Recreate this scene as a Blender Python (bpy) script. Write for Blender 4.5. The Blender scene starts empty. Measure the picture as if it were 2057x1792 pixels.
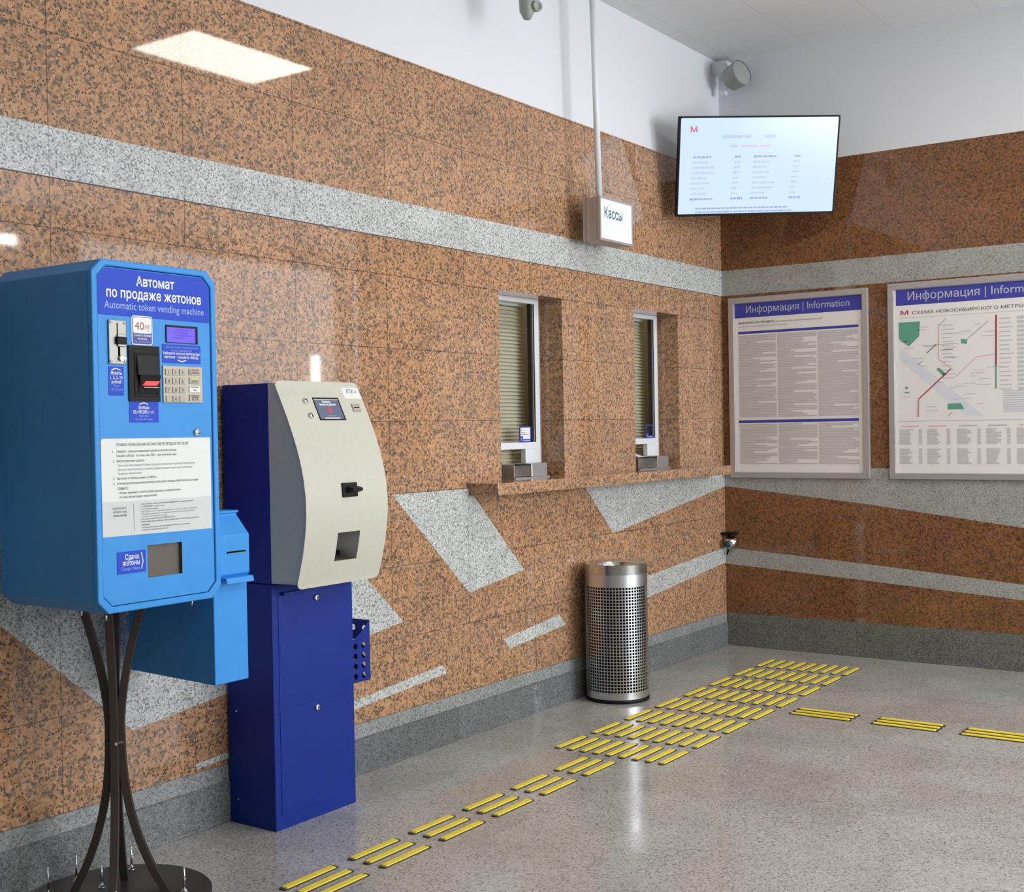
import bpy, bmesh, math, random
import numpy as np
from mathutils.geometry import delaunay_2d_cdt
from mathutils import Vector, Matrix
random.seed(7)
SC = bpy.context.scene
COL = SC.collection

# ------------------------------------------------------------------ camera
CAM = Vector((-7.54917, -3.55849, 1.45))
yaw, pitch, roll = math.radians(34.8873), math.radians(-0.77378), math.radians(-1.0104)
F = Vector((math.cos(yaw)*math.cos(pitch), math.sin(yaw)*math.cos(pitch), math.sin(pitch)))
R0 = Vector((math.sin(yaw), -math.cos(yaw), 0)); U0 = R0.cross(F)
R = R0*math.cos(roll) + U0*math.sin(roll)
U = U0*math.cos(roll) - R0*math.sin(roll)
cd = bpy.data.cameras.new('camera'); cam = bpy.data.objects.new('camera', cd); COL.objects.link(cam)
cam.matrix_world = Matrix(((R.x, U.x, -F.x, CAM.x), (R.y, U.y, -F.y, CAM.y), (R.z, U.z, -F.z, CAM.z), (0, 0, 0, 1)))
cd.sensor_fit = 'HORIZONTAL'; cd.sensor_width = 36.0; cd.lens = 36.0*2504.58/2057.0
cd.clip_start = 0.05; cd.clip_end = 100
SC.camera = cam

# ------------------------------------------------------------------ light and exposure
SC.view_settings.view_transform = 'Standard'; SC.view_settings.look = 'None'
SC.view_settings.gamma = 1.0; SC.view_settings.use_curve_mapping = False
SC.view_settings.exposure = 0.0
SC.cycles.use_denoising = True
SC.cycles.max_bounces = 8; SC.cycles.diffuse_bounces = 4; SC.cycles.glossy_bounces = 4
SC.cycles.sample_clamp_indirect = 6.0
w = bpy.data.worlds.new('world'); SC.world = w; w.use_nodes = True
w.node_tree.nodes['Background'].inputs[0].default_value = (0.72, 0.8, 0.95, 1)
w.node_tree.nodes['Background'].inputs[1].default_value = 1.0
H_CEIL = 3.832
FAR = -8.0                     # far side of the hall, with the daylight windows
def area(name, loc, rot, sx, sy, power, col):
    l = bpy.data.lights.new(name, 'AREA'); l.shape = 'RECTANGLE'; l.size = sx; l.size_y = sy
    l.energy = power; l.color = col
    o = bpy.data.objects.new(name, l); COL.objects.link(o); o.location = loc; o.rotation_euler = rot
    return o
# daylight through the windows in the far side of the hall
WIN_FAR = [(-3.9, -2.0, 0.8, 3.4, 150), (-1.7, -0.2, 0.8, 3.4, 165), (0.9, 4.9, 1.3, 3.6, 62), (5.3, 9.6, 1.3, 3.6, 62)]
for k, (a, b, c, d, pw) in enumerate(WIN_FAR):
    area('daylight', ((a+b)/2, FAR-0.02, (c+d)/2), (math.radians(90), 0, 0), b-a, d-c, pw, (0.95, 0.97, 1.0))
# added fill lights, out of view, to brighten the floor near the camera
for lx, ly, pw in ((-4.67, -4.6, 48), (-6.6, -5.2, 40)):
    area('floor_fill_light', (lx, ly, H_CEIL-0.01), (0, 0, 0), 1.0, 0.57, pw, (1.0, 0.95, 0.87))
P_LAMP = 17.0                  # emission of the ceiling light panels

# ------------------------------------------------------------------ materials
def lin(c):
    c = c/255.0
    return c/12.92 if c <= 0.04045 else ((c+0.055)/1.055)**2.4
def rgb(r, g, b): return (lin(r), lin(g), lin(b), 1.0)
def mat(name, col, rough=0.5, metal=0.0, spec=0.5, emit=None, estr=0.0, coat=0.0):
    m = bpy.data.materials.new(name); m.use_nodes = True
    b = m.node_tree.nodes['Principled BSDF']
    b.inputs['Base Color'].default_value = col; b.inputs['Roughness'].default_value = rough
    b.inputs['Metallic'].default_value = metal; b.inputs['Specular IOR Level'].default_value = spec
    if coat: b.inputs['Coat Weight'].default_value = coat; b.inputs['Coat Roughness'].default_value = 0.03
    if emit: b.inputs['Emission Color'].default_value = emit; b.inputs['Emission Strength'].default_value = estr
    return m
class NT:
    def __init__(s, m): s.t = m.node_tree; s.b = s.t.nodes['Principled BSDF']
    def n(s, typ, **kw):
        x = s.t.nodes.new(typ)
        for k, v in kw.items(): setattr(x, k, v)
        return x
    def l(s, a, b): s.t.links.new(a, b)
    def val(s, x, name, v): x.inputs[name].default_value = v
def ramp(nt, stops, interp='LINEAR'):
    r = nt.n('ShaderNodeValToRGB'); r.color_ramp.interpolation = interp
    e = r.color_ramp.elements
    while len(e) > 1: e.remove(e[-1])
    e[0].position, e[0].color = stops[0]
    for p, c in stops[1:]:
        x = e.new(p); x.color = c
    return r
def mixc(nt, fac, a, b, blend='MIX'):
    m = nt.n('ShaderNodeMix', data_type='RGBA', blend_type=blend)
    def put(sock, v):
        if hasattr(v, 'is_linked') or isinstance(v, bpy.types.NodeSocket): nt.l(v, sock)
        else: sock.default_value = v
    put(m.inputs[0], fac); put(m.inputs[6], a); put(m.inputs[7], b)
    return m.outputs[2]
def wall_coords(nt, axis, off):
    tc = nt.n('ShaderNodeTexCoord'); sep = nt.n('ShaderNodeSeparateXYZ'); nt.l(tc.outputs['Object'], sep.inputs[0])
    cmb = nt.n('ShaderNodeCombineXYZ')
    ad = nt.n('ShaderNodeMath', operation='ADD'); nt.l(sep.outputs['X' if axis == 'x' else 'Y'], ad.inputs[0]); ad.inputs[1].default_value = off[0]
    az = nt.n('ShaderNodeMath', operation='ADD'); nt.l(sep.outputs['Y' if axis == 'xy' else 'Z'], az.inputs[0]); az.inputs[1].default_value = off[1]
    if axis == 'xy':
        nt.l(sep.outputs['X'], ad.inputs[0])
    nt.l(ad.outputs[0], cmb.inputs[0]); nt.l(az.outputs[0], cmb.inputs[1])
    return tc.outputs['Object'], cmb.outputs[0]
def brick(nt, vec, bw, bh, mortar, c1=(1,1,1,1), c2=(1,1,1,1), cm=(0,0,0,1), offset=0.0):
    b = nt.n('ShaderNodeTexBrick', offset=offset, squash=1.0); nt.l(vec, b.inputs['Vector'])
    for k, v in (('Scale', 1.0), ('Mortar Size', mortar), ('Mortar Smooth', 0.1), ('Bias', 0.0), ('Brick Width', bw), ('Row Height', bh), ('Color1', c1), ('Color2', c2), ('Mortar', cm)):
        b.inputs[k].default_value = v
    return b
def granite(name, axis, off, rough=0.035, joint=0.0018, jdark=0.7, scale=1.0, stops=((112, 98, 88), (142, 120, 100), (170, 133, 102), (192, 149, 113), (208, 164, 126), (184, 139, 105)), dark=(74, 60, 50)):
    m = mat(name, rgb(170, 125, 90), rough, spec=0.5); nt = NT(m)
    obj_v, bv = wall_coords(nt, axis, off)
    nz = nt.n('ShaderNodeTexNoise'); nz.inputs['Scale'].default_value = 70*scale; nz.inputs['Detail'].default_value = 3; nt.l(obj_v, nz.inputs['Vector'])
    dis = nt.n('ShaderNodeVectorMath', operation='MULTIPLY_ADD'); nt.l(nz.outputs['Color'], dis.inputs[0]); dis.inputs[1].default_value = (0.016,)*3; nt.l(obj_v, dis.inputs[2])
    v1 = nt.n('ShaderNodeTexVoronoi'); v1.inputs['Scale'].default_value = 95*scale; nt.l(dis.outputs[0], v1.inputs['Vector'])
    s1 = nt.n('ShaderNodeSeparateColor'); nt.l(v1.outputs['Color'], s1.inputs[0])
    base = ramp(nt, [(0.0, rgb(*stops[0])), (0.17, rgb(*stops[1])), (0.33, rgb(*stops[2])), (0.5, rgb(*stops[3])), (0.75, rgb(*stops[4])), (1.0, rgb(*stops[5]))])
    nt.l(s1.outputs[0], base.inputs[0])
    v2 = nt.n('ShaderNodeTexVoronoi'); v2.inputs['Scale'].default_value = 150*scale; nt.l(dis.outputs[0], v2.inputs['Vector'])
    s2 = nt.n('ShaderNodeSeparateColor'); nt.l(v2.outputs['Color'], s2.inputs[0])
    dk = ramp(nt, [(0.0, (1, 1, 1, 1)), (0.15, (1, 1, 1, 1)), (0.2, (0, 0, 0, 1))]); nt.l(s2.outputs[1], dk.inputs[0])
    dd = ramp(nt, [(0.3, (1, 1, 1, 1)), (0.62, (0, 0, 0, 1))]); nt.l(v2.outputs['Distance'], dd.inputs[0])
    mm = nt.n('ShaderNodeMath', operation='MULTIPLY'); nt.l(dk.outputs[0], mm.inputs[0]); nt.l(dd.outputs[0], mm.inputs[1])
    c = mixc(nt, mm.outputs[0], base.outputs[0], rgb(*dark))
    big = nt.n('ShaderNodeTexNoise'); big.inputs['Scale'].default_value = 5; big.inputs['Detail'].default_value = 4; nt.l(obj_v, big.inputs['Vector'])
    br = ramp(nt, [(0.3, (0.86, 0.86, 0.88, 1)), (0.7, (1.07, 1.05, 1.03, 1))]); nt.l(big.outputs[0], br.inputs[0])
    c = mixc(nt, 1.0, c, br.outputs[0], 'MULTIPLY')
    bk = brick(nt, bv, 0.559, 0.32, joint, (1, 1, 1, 1), (0.9, 0.9, 0.9, 1), (1, 1, 1, 1))
    c = mixc(nt, 1.0, c, bk.outputs['Color'], 'MULTIPLY')
    jf = nt.n('ShaderNodeMath', operation='MULTIPLY'); nt.l(bk.outputs['Fac'], jf.inputs[0]); jf.inputs[1].default_value = jdark
    c = mixc(nt, jf.outputs[0], c, rgb(60, 42, 32))
    nt.l(c, nt.b.inputs['Base Color'])
    return m
def greystone(name, axis, base, dark, light, rough=0.12, sc=150, slab=None, var=0.0, dens=0.3, off=(0, 0)):
    m = mat(name, base, rough); nt = NT(m)
    obj_v, bv = wall_coords(nt, axis, off)
    v1 = nt.n('ShaderNodeTexVoronoi'); v1.inputs['Scale'].default_value = sc; nt.l(obj_v, v1.inputs['Vector'])
    s1 = nt.n('ShaderNodeSeparateColor'); nt.l(v1.outputs['Color'], s1.inputs[0])
    r = ramp(nt, [(0.0, dark), (dens*0.6, dark), (dens, base), (0.8, base), (0.97, light)]); nt.l(s1.outputs[0], r.inputs[0])
    nz = nt.n('ShaderNodeTexNoise'); nz.inputs['Scale'].default_value = 9; nz.inputs['Detail'].default_value = 5; nt.l(obj_v, nz.inputs['Vector'])
    br = ramp(nt, [(0.3, (0.9, 0.9, 0.9, 1)), (0.7, (1.06, 1.06, 1.06, 1))]); nt.l(nz.outputs[0], br.inputs[0])
    c = mixc(nt, 1.0, r.outputs[0], br.outputs[0], 'MULTIPLY')
    if slab:
        bk = brick(nt, bv, slab[0], slab[1], 0.0015, (1+var,)*3+(1,), (1-var,)*3+(1,), (0.6, 0.6, 0.6, 1))
        c = mixc(nt, 1.0, c, bk.outputs['Color'], 'MULTIPLY')
    nt.l(c, nt.b.inputs['Base Color'])
    return m
M = {}
M['granite_x'] = granite('granite_left', 'x', (5.058+0.559*20, -0.214+0.32*5))
M['granite_y_shaded'] = granite('granite_back_shaded', 'y', (0.559*20+0.15, -0.214+0.32*5), joint=0.0012, jdark=0.3, stops=((86, 66, 50), (104, 76, 54), (122, 84, 56), (138, 95, 62), (152, 106, 70), (132, 88, 58)), dark=(66, 48, 36))  # same granite as the left wall, with its dimmer light put into the tones
M['granite_ledge'] = granite('granite_ledge', 'x', (30.3, 5.1), joint=0.0)
M['grey_x'] = greystone('grey_stone_left', 'x', rgb(196, 199, 197), rgb(134, 138, 138), rgb(226, 228, 226), sc=190, slab=(0.559, 5.0), var=0.03, off=(5.058+0.559*20, 10))
M['grey_y_shaded'] = greystone('grey_stone_back_shaded', 'y', rgb(166, 165, 160), rgb(128, 127, 123), rgb(186, 186, 181), sc=190)  # shaded copy of the left grey stone, darkened in the base colour
M['skirt_top'] = greystone('skirting_band_stone', 'x', rgb(146, 150, 150), rgb(112, 115, 116), rgb(170, 174, 173), sc=190, slab=(0.559, 5.0), var=0.04, off=(16.1, 10))
M['skirt'] = greystone('skirting_stone', 'x', rgb(114, 118, 118), rgb(86, 89, 91), rgb(136, 140, 140), sc=190, slab=(0.62, 5.0), var=0.2, off=(20.3, 10))
M['skirt_y'] = greystone('skirting_stone_back', 'y', rgb(112, 112, 106), rgb(80, 80, 76), rgb(136, 136, 130), sc=190, slab=(0.62, 5.0), var=0.08, off=(20.1, 10))
def floor_mat():
    m = mat('polished_floor', rgb(170, 160, 148), 0.1, spec=0.6); nt = NT(m)
    obj_v, bv = wall_coords(nt, 'xy', (30.0+0.05, 30.0+0.07))
    v1 = nt.n('ShaderNodeTexVoronoi'); v1.inputs['Scale'].default_value = 170; nt.l(obj_v, v1.inputs['Vector'])
    s1 = nt.n('ShaderNodeSeparateColor'); nt.l(v1.outputs['Color'], s1.inputs[0])
    r = ramp(nt, [(0.0, rgb(118, 116, 112)), (0.1, rgb(147, 145, 141)), (0.3, rgb(177, 176, 172)), (0.85, rgb(187, 186, 182)), (1.0, rgb(206, 205, 202))]); nt.l(s1.outputs[0], r.inputs[0])
    nz = nt.n('ShaderNodeTexNoise'); nz.inputs['Scale'].default_value = 2.2; nz.inputs['Detail'].default_value = 6; nz.inputs['Roughness'].default_value = 0.6; nt.l(obj_v, nz.inputs['Vector'])
    br = ramp(nt, [(0.32, (0.83, 0.81, 0.79, 1)), (0.66, (1.05, 1.05, 1.05, 1))]); nt.l(nz.outputs[0], br.inputs[0])
    c = mixc(nt, 1.0, r.outputs[0], br.outputs[0], 'MULTIPLY')
    bk = brick(nt, bv, 0.52, 0.52, 0.0012, (1.04, 1.04, 1.04, 1), (0.93, 0.92, 0.91, 1), (1.06, 1.06, 1.06, 1))
    c = mixc(nt, 1.0, c, bk.outputs['Color'], 'MULTIPLY')
    nt.l(c, nt.b.inputs['Base Color'])
    rr = ramp(nt, [(0.3, (0.06,)*3+(1,)), (0.7, (0.2,)*3+(1,))]); nt.l(nz.outputs[0], rr.inputs[0]); nt.l(rr.outputs[0], nt.b.inputs['Roughness'])
    return m
M['floor'] = floor_mat()
def ceil_mat():
    m = mat('ceiling_tiles', rgb(226, 228, 230), 0.9, spec=0.1); nt = NT(m)
    obj_v, bv = wall_coords(nt, 'xy', (30*0.52+0.215, 30*0.52+0.108))
    bk = brick(nt, bv, 0.52, 0.52, 0.005, (1, 1, 1, 1), (0.985, 0.985, 0.985, 1), (0.9, 0.9, 0.9, 1))
    c = mixc(nt, 1.0, rgb(226, 228, 230), bk.outputs['Color'], 'MULTIPLY'); nt.l(c, nt.b.inputs['Base Color'])
    return m
M['ceiling'] = ceil_mat()
M['joint_dark'] = mat('dark_joint', rgb(70, 68, 72), 0.6)
M['white_paint'] = mat('white_paint', rgb(225, 228, 233), 0.8, spec=0.2)
M['dull_wall'] = mat('dull_wall', rgb(124, 119, 112), 0.7)
M['hall_white'] = mat('hall_white', rgb(225, 225, 225), 0.8)
M['wall_lamp'] = mat('wall_lamp_lens', rgb(255, 250, 240), 0.5, emit=(1.0, 0.97, 0.92, 1), estr=26.0)
M['lamp'] = mat('lamp_panel', rgb(255, 250, 240), 0.5, emit=(1.0, 0.95, 0.86, 1), estr=P_LAMP)
def noisy(m, sc, amt):
    nt = NT(m); tc = nt.n('ShaderNodeTexCoord'); nz = nt.n('ShaderNodeTexNoise'); nz.inputs['Scale'].default_value = sc; nz.inputs['Detail'].default_value = 5
    nt.l(tc.outputs['Object'], nz.inputs['Vector'])
    r = ramp(nt, [(0.3, (1-amt,)*3+(1,)), (0.7, (1+amt*0.5,)*3+(1,))]); nt.l(nz.outputs[0], r.inputs[0])
    c = mixc(nt, 1.0, tuple(nt.b.inputs['Base Color'].default_value), r.outputs[0], 'MULTIPLY'); nt.l(c, nt.b.inputs['Base Color'])
    return m
M['blue'] = noisy(mat('light_blue_paint', rgb(58, 150, 228), 0.42, spec=0.3), 14, 0.04)
M['navy'] = noisy(mat('navy_paint', rgb(4, 42, 136), 0.45, spec=0.3), 11, 0.07)
M['beige'] = noisy(mat('beige_paint', rgb(203, 201, 186), 0.45), 60, 0.03)
M['sticker'] = mat('blue_sticker', rgb(38, 76, 204), 0.5, spec=0.25)
M['sticker2'] = mat('deep_blue_print', rgb(62, 66, 162), 0.5)
M['white'] = mat('white_print', rgb(240, 241, 240), 0.5)
M['paper'] = mat('paper_white', rgb(233, 236, 234), 0.55)
M['paper_grey'] = mat('paper_grey', rgb(212, 217, 216), 0.55)
M['ink'] = mat('ink_dark', rgb(58, 56, 66), 0.6)
M['ink_grey'] = mat('ink_grey', rgb(140, 140, 146), 0.6)
M['pale'] = mat('pale_blue_print', rgb(150, 180, 240), 0.5)
M['red'] = mat('red_print', rgb(168, 32, 38), 0.5)
M['ledred'] = mat('red_led', rgb(220, 20, 25), 0.4, emit=(1.0, 0.04, 0.04, 1), estr=0.9)
M['lcd'] = mat('display_violet', rgb(40, 20, 120), 0.3, emit=(0.13, 0.06, 0.95, 1), estr=0.75)
M['lcdink'] = mat('display_ink', rgb(50, 25, 150), 0.4, emit=(0.06, 0.02, 0.5, 1), estr=0.5)
M['black'] = mat('black_plastic', rgb(20, 19, 20), 0.5, spec=0.2)
M['black2'] = mat('dark_grey_plastic', rgb(44, 44, 46), 0.55, spec=0.2)
M['hole'] = mat('dark_void', rgb(6, 6, 7), 0.9, spec=0.0)
M['steel'] = mat('steel', rgb(212, 214, 217), 0.34, metal=1.0)
M['brushed'] = mat('brushed_rim_steel', rgb(206, 206, 205), 0.2, metal=1.0)
M['steel_rough'] = mat('cast_steel', rgb(150, 149, 142), 0.45, metal=0.8)
M['chrome'] = mat('chrome', rgb(225, 225, 225), 0.12, metal=1.0)
M['keysteel'] = mat('keypad_steel', rgb(172, 165, 150), 0.45, metal=0.3)
M['key'] = mat('key_face', rgb(160, 154, 140), 0.42, metal=0.3)
M['yellowkey'] = mat('yellow_print', rgb(216, 196, 128), 0.5)
M['iron'] = noisy(mat('brown_black_iron', rgb(64, 56, 51), 0.45, metal=0.15), 30, 0.1)
M['yellow'] = noisy(mat('yellow_rubber', rgb(242, 220, 78), 0.6, spec=0.3), 50, 0.08)
M['carrier'] = mat('strip_carrier', rgb(74, 68, 62), 0.45, metal=0.3)
M['alu'] = mat('silver_aluminium', rgb(196, 192, 192), 0.38, metal=0.6)
M['poster'] = mat('poster_paper', rgb(236, 233, 231), 0.22)
M['poster_text'] = mat('poster_small_text', rgb(198, 194, 193), 0.5)
M['poster_light'] = mat('poster_pale_rows', rgb(196, 196, 204), 0.6)
M['green'] = mat('poster_green', rgb(96, 160, 136), 0.6)
M['river'] = mat('poster_river', rgb(216, 219, 228), 0.6)
M['pink'] = mat('poster_pink', rgb(224, 188, 186), 0.6)
M['tvbody'] = mat('tv_black', rgb(10, 12, 22), 0.45, spec=0.2)
def emis(name, col, s):
    m = mat(name, (0.02, 0.02, 0.02, 1), 0.15, emit=col, estr=s); return m
M['tvscreen'] = emis('tv_screen', rgb(214, 236, 255), 0.98)
M['tvink'] = emis('tv_screen_lines', rgb(198, 214, 248), 0.96)
M['tvpink'] = emis('tv_screen_pink', rgb(232, 210, 240), 0.96)
M['tvink2'] = emis('tv_screen_bold', rgb(164, 178, 236), 0.95)
M['tvred'] = emis('tv_screen_red', rgb(226, 70, 110), 0.9)
M['signface'] = emis('lit_sign_face', rgb(250, 253, 255), 1.25)
M['signink'] = emis('lit_sign_ink', rgb(52, 110, 150), 0.7)
M['signink2'] = emis('lit_sign_pale_ink', rgb(206, 226, 232), 1.0)
M['taupe'] = mat('taupe_aluminium', rgb(184, 170, 162), 0.45, metal=0.2)
M['pvc'] = mat('white_pvc', rgb(226, 232, 238), 0.35)
M['speaker'] = mat('offwhite_enamel', rgb(160, 163, 159), 0.5)
M['blind'] = mat('blind_slats', rgb(206, 200, 176), 0.5)
M['screen_grey'] = mat('kiosk_screen', rgb(60, 66, 84), 0.2, emit=rgb(92, 102, 128), estr=0.7)
M['screen_white'] = mat('kiosk_screen_text', rgb(220, 224, 230), 0.4, emit=rgb(225, 230, 240), estr=0.6)
M['screen_red'] = mat('kiosk_screen_red', rgb(160, 50, 50), 0.4, emit=rgb(200, 60, 60), estr=0.5)
M['teal'] = mat('teal_cap', rgb(20, 78, 88), 0.3)
M['wood'] = mat('tray_inside', rgb(92, 84, 74), 0.5)
def glass_mat():
    m = bpy.data.materials.new('window_glass'); m.use_nodes = True; t = m.node_tree; t.nodes.clear()
    o = t.nodes.new('ShaderNodeOutputMaterial'); mx = t.nodes.new('ShaderNodeMixShader'); tr = t.nodes.new('ShaderNodeBsdfTransparent'); gl = t.nodes.new('ShaderNodeBsdfGlossy'); fr = t.nodes.new('ShaderNodeFresnel')
    tr.inputs[0].default_value = (0.97, 0.98, 0.975, 1); gl.inputs['Roughness'].default_value = 0.02; fr.inputs[0].default_value = 1.4
    gm = t.nodes.new('ShaderNodeNewGeometry'); iv = t.nodes.new('ShaderNodeMath'); iv.operation = 'SUBTRACT'; iv.inputs[0].default_value = 1.0; t.links.new(gm.outputs['Backfacing'], iv.inputs[1]); ml = t.nodes.new('ShaderNodeMath'); ml.operation = 'MULTIPLY'; t.links.new(fr.outputs[0], ml.inputs[0]); t.links.new(iv.outputs[0], ml.inputs[1]); t.links.new(ml.outputs[0], mx.inputs[0]); t.links.new(tr.outputs[0], mx.inputs[1]); t.links.new(gl.outputs[0], mx.inputs[2]); t.links.new(mx.outputs[0], o.inputs[0])
    return m
M['glass'] = glass_mat()

# ------------------------------------------------------------------ mesh helpers
ORG = [Vector((0, 0, 0))]
class Frame:
    def __init__(s, O, Uv, Vv): s.O = Vector(O); s.U = Vector(Uv); s.V = Vector(Vv); s.N = s.U.cross(s.V)
    def p(s, u, v, n=0.0): return s.O + s.U*u + s.V*v + s.N*n
def FL(y): return Frame((0, y, 0), (1, 0, 0), (0, 0, 1))         # faces the hall (-y); u = x, v = z
def FB(x): return Frame((x, 0, 0), (0, -1, 0), (0, 0, 1))        # faces -x; u = -y, v = z
_glyphs = {}
def outline(body, bold):
    # outline points, triangles inside the letters (even-odd rule) and outline edges of one line of text
    if (body, bold) in _glyphs: return _glyphs[body, bold]
    c = bpy.data.curves.new('lettering', 'FONT'); c.body = body; c.size = 1.0; c.resolution_u = 2; c.fill_mode = 'NONE'
    o = bpy.data.objects.new('lettering', c); COL.objects.link(o)
    bpy.context.view_layer.update()
    me = o.to_mesh(); vs = [p.co.to_2d() for p in me.vertices]; es = [tuple(e.vertices) for e in me.edges]; o.to_mesh_clear()
    bpy.data.objects.remove(o); bpy.data.curves.remove(c)
    if not vs: return [], [], []
    if bold:
        nxt = {a: b for a, b in es if b == a+1}; prv = {}
        for a, b in es:
            if b != a+1: lo, hi = min(a, b), max(a, b); nxt[hi] = lo
        for a, b in nxt.items(): prv[b] = a
        ar = sum(vs[a].x*vs[b].y-vs[b].x*vs[a].y for a, b in nxt.items()); sg = 1.0 if ar > 0 else -1.0
        nv = []
        for q, p in enumerate(vs):
            if q not in nxt or q not in prv: nv.append(p); continue
            d0 = p-vs[prv[q]]; d1 = vs[nxt[q]]-p
            if d0.length < 1e-7 or d1.length < 1e-7: nv.append(p); continue
            d0.normalize(); d1.normalize()
            m_ = Vector((d0.y+d1.y, -(d0.x+d1.x)))
            if m_.length < 1e-4: nv.append(p); continue
            m_.normalize(); c_ = max(0.6, m_.x*d0.y-m_.y*d0.x)
            nv.append(p+m_*(sg*bold/c_))
        vs = nv
    V, E, Fc, _a, _b, _c = delaunay_2d_cdt(vs, es, [], 0, 1e-5)
    A = np.array([[vs[a].x, vs[a].y, vs[b].x, vs[b].y] for a, b in es])
    T_ = [t for t in Fc if len(t) == 3]
    cx = np.array([sum(V[i].x for i in t)/3 for t in T_]); cy = np.array([sum(V[i].y for i in t)/3 for t in T_])
    cross = (A[None, :, 1] > cy[:, None]) != (A[None, :, 3] > cy[:, None])
    with np.errstate(divide='ignore', invalid='ignore'):
        xi = A[None, :, 0]+(cy[:, None]-A[None, :, 1])*(A[None, :, 2]-A[None, :, 0])/(A[None, :, 3]-A[None, :, 1])
    inside = (np.sum(cross & (xi > cx[:, None]), axis=1) % 2) == 1
    V2 = [(p.x, p.y) for p in V]; ts = [tuple(t) for t, k in zip(T_, inside) if k]
    _glyphs[body, bold] = (V2, ts, []); return _glyphs[body, bold]
class MB:
    def __init__(s): s.bm = bmesh.new(); s.mats = []
    def mi(s, m):
        if m not in s.mats: s.mats.append(m)
        return s.mats.index(m)
    def face(s, pts, m):
        try:
            f = s.bm.faces.new([s.bm.verts.new(p) for p in pts]); f.material_index = s.mi(m); return f
        except ValueError: return None
    def hexa(s, a, b, m):        # a, b: lists of matching corner points (bottom, top loops)
        k = s.mi(m); va = [s.bm.verts.new(p) for p in a]; vb = [s.bm.verts.new(p) for p in b]; n = len(a)
        fs = [s.bm.faces.new(list(reversed(va))), s.bm.faces.new(vb)]
        for i in range(n): fs.append(s.bm.faces.new((va[i], va[(i+1) % n], vb[(i+1) % n], vb[i])))
        for f in fs: f.material_index = k
        return s
    def box(s, x0, x1, y0, y1, z0, z1, m):
        return s.hexa([Vector(p) for p in ((x0, y0, z0), (x1, y0, z0), (x1, y1, z0), (x0, y1, z0))], [Vector(p) for p in ((x0, y0, z1), (x1, y0, z1), (x1, y1, z1), (x0, y1, z1))], m)
    def prism(s, fr, poly, n0, n1, m):
        return s.hexa([fr.p(u, v, n0) for u, v in poly], [fr.p(u, v, n1) for u, v in poly], m)
    def rect(s, fr, u0, u1, v0, v1, n0, n1, m):
        return s.prism(fr, ((u0, v0), (u1, v0), (u1, v1), (u0, v1)), n0, n1, m)
    def flat(s, fr, u0, u1, v0, v1, n, m):
        return s.face([fr.p(u0, v0, n), fr.p(u1, v0, n), fr.p(u1, v1, n), fr.p(u0, v1, n)], m)
    def line(s, fr, pts, wd, n, m):
        for (a, b), (c, d) in zip(pts[:-1], pts[1:]):
            t = Vector((c-a, d-b)); t.normalize(); q = Vector((-t.y, t.x))*wd/2
            s.face([fr.p(a-q.x, b-q.y, n), fr.p(c-q.x, d-q.y, n), fr.p(c+q.x, d+q.y, n), fr.p(a+q.x, b+q.y, n)], m)
    def ring(s, fr, outer, inner, n0, n1, m):   # frame of matching outlines
        k = s.mi(m); L = len(outer)
        o0 = [s.bm.verts.new(fr.p(u, v, n0)) for u, v in outer]; o1 = [s.bm.verts.new(fr.p(u, v, n1)) for u, v in outer]
        i0 = [s.bm.verts.new(fr.p(u, v, n0)) for u, v in inner]; i1 = [s.bm.verts.new(fr.p(u, v, n1)) for u, v in inner]
        for i in range(L):
            j = (i+1) % L
            for q in ((o0[i], o0[j], o1[j], o1[i]), (i1[i], i1[j], i0[j], i0[i]), (o1[i], o1[j], i1[j], i1[i]), (i0[i], i0[j], o0[j], o0[i])):
                s.bm.faces.new(q).material_index = k
        return s
    def cyl(s, a, b, r0, r1=None, m=None, seg=24, caps=True):
        a = Vector(a); b = Vector(b); r1 = r0 if r1 is None else r1
        d = (b-a).normalized(); x = d.orthogonal().normalized(); y = d.cross(x)
        A = [a+(x*math.cos(t)+y*math.sin(t))*r0 for t in [2*math.pi*i/seg for i in range(seg)]]
        B = [b+(x*math.cos(t)+y*math.sin(t))*r1 for t in [2*math.pi*i/seg for i in range(seg)]]
        k = s.mi(m); va = [s.bm.verts.new(p) for p in A]; vb = [s.bm.verts.new(p) for p in B]
        for i in range(seg):
            f = s.bm.faces.new((va[i], va[(i+1) % seg], vb[(i+1) % seg], vb[i])); f.material_index = k; f.smooth = True
        if caps:
            s.bm.faces.new(list(reversed(va))).material_index = k; s.bm.faces.new(vb).material_index = k
        return s
    def lathe(s, prof, c, m, seg=48, ax=None):   # prof: (r, h) list, closed loops allowed
        c = Vector(c); ax = Vector((0, 0, 1)) if ax is None else Vector(ax).normalized()
        x = ax.orthogonal().normalized() if abs(ax.z) < 0.999 else Vector((1, 0, 0)); y = ax.cross(x); k = s.mi(m); rows = []
        for r, h in prof:
            if r < 1e-6: rows.append([s.bm.verts.new(c+ax*h)])
            else: rows.append([s.bm.verts.new(c+ax*h+(x*math.cos(2*math.pi*i/seg)+y*math.sin(2*math.pi*i/seg))*r) for i in range(seg)])
        for p, q in zip(rows[:-1], rows[1:]):
            for i in range(seg):
                j = (i+1) % seg
                if len(p) == 1 and len(q) == 1: continue
                vs = (p[0], q[j], q[i]) if len(p) == 1 else (p[i], p[j], q[0]) if len(q) == 1 else (p[i], p[j], q[j], q[i])
                f = s.bm.faces.new(vs); f.material_index = k; f.smooth = True
        return s
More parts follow.
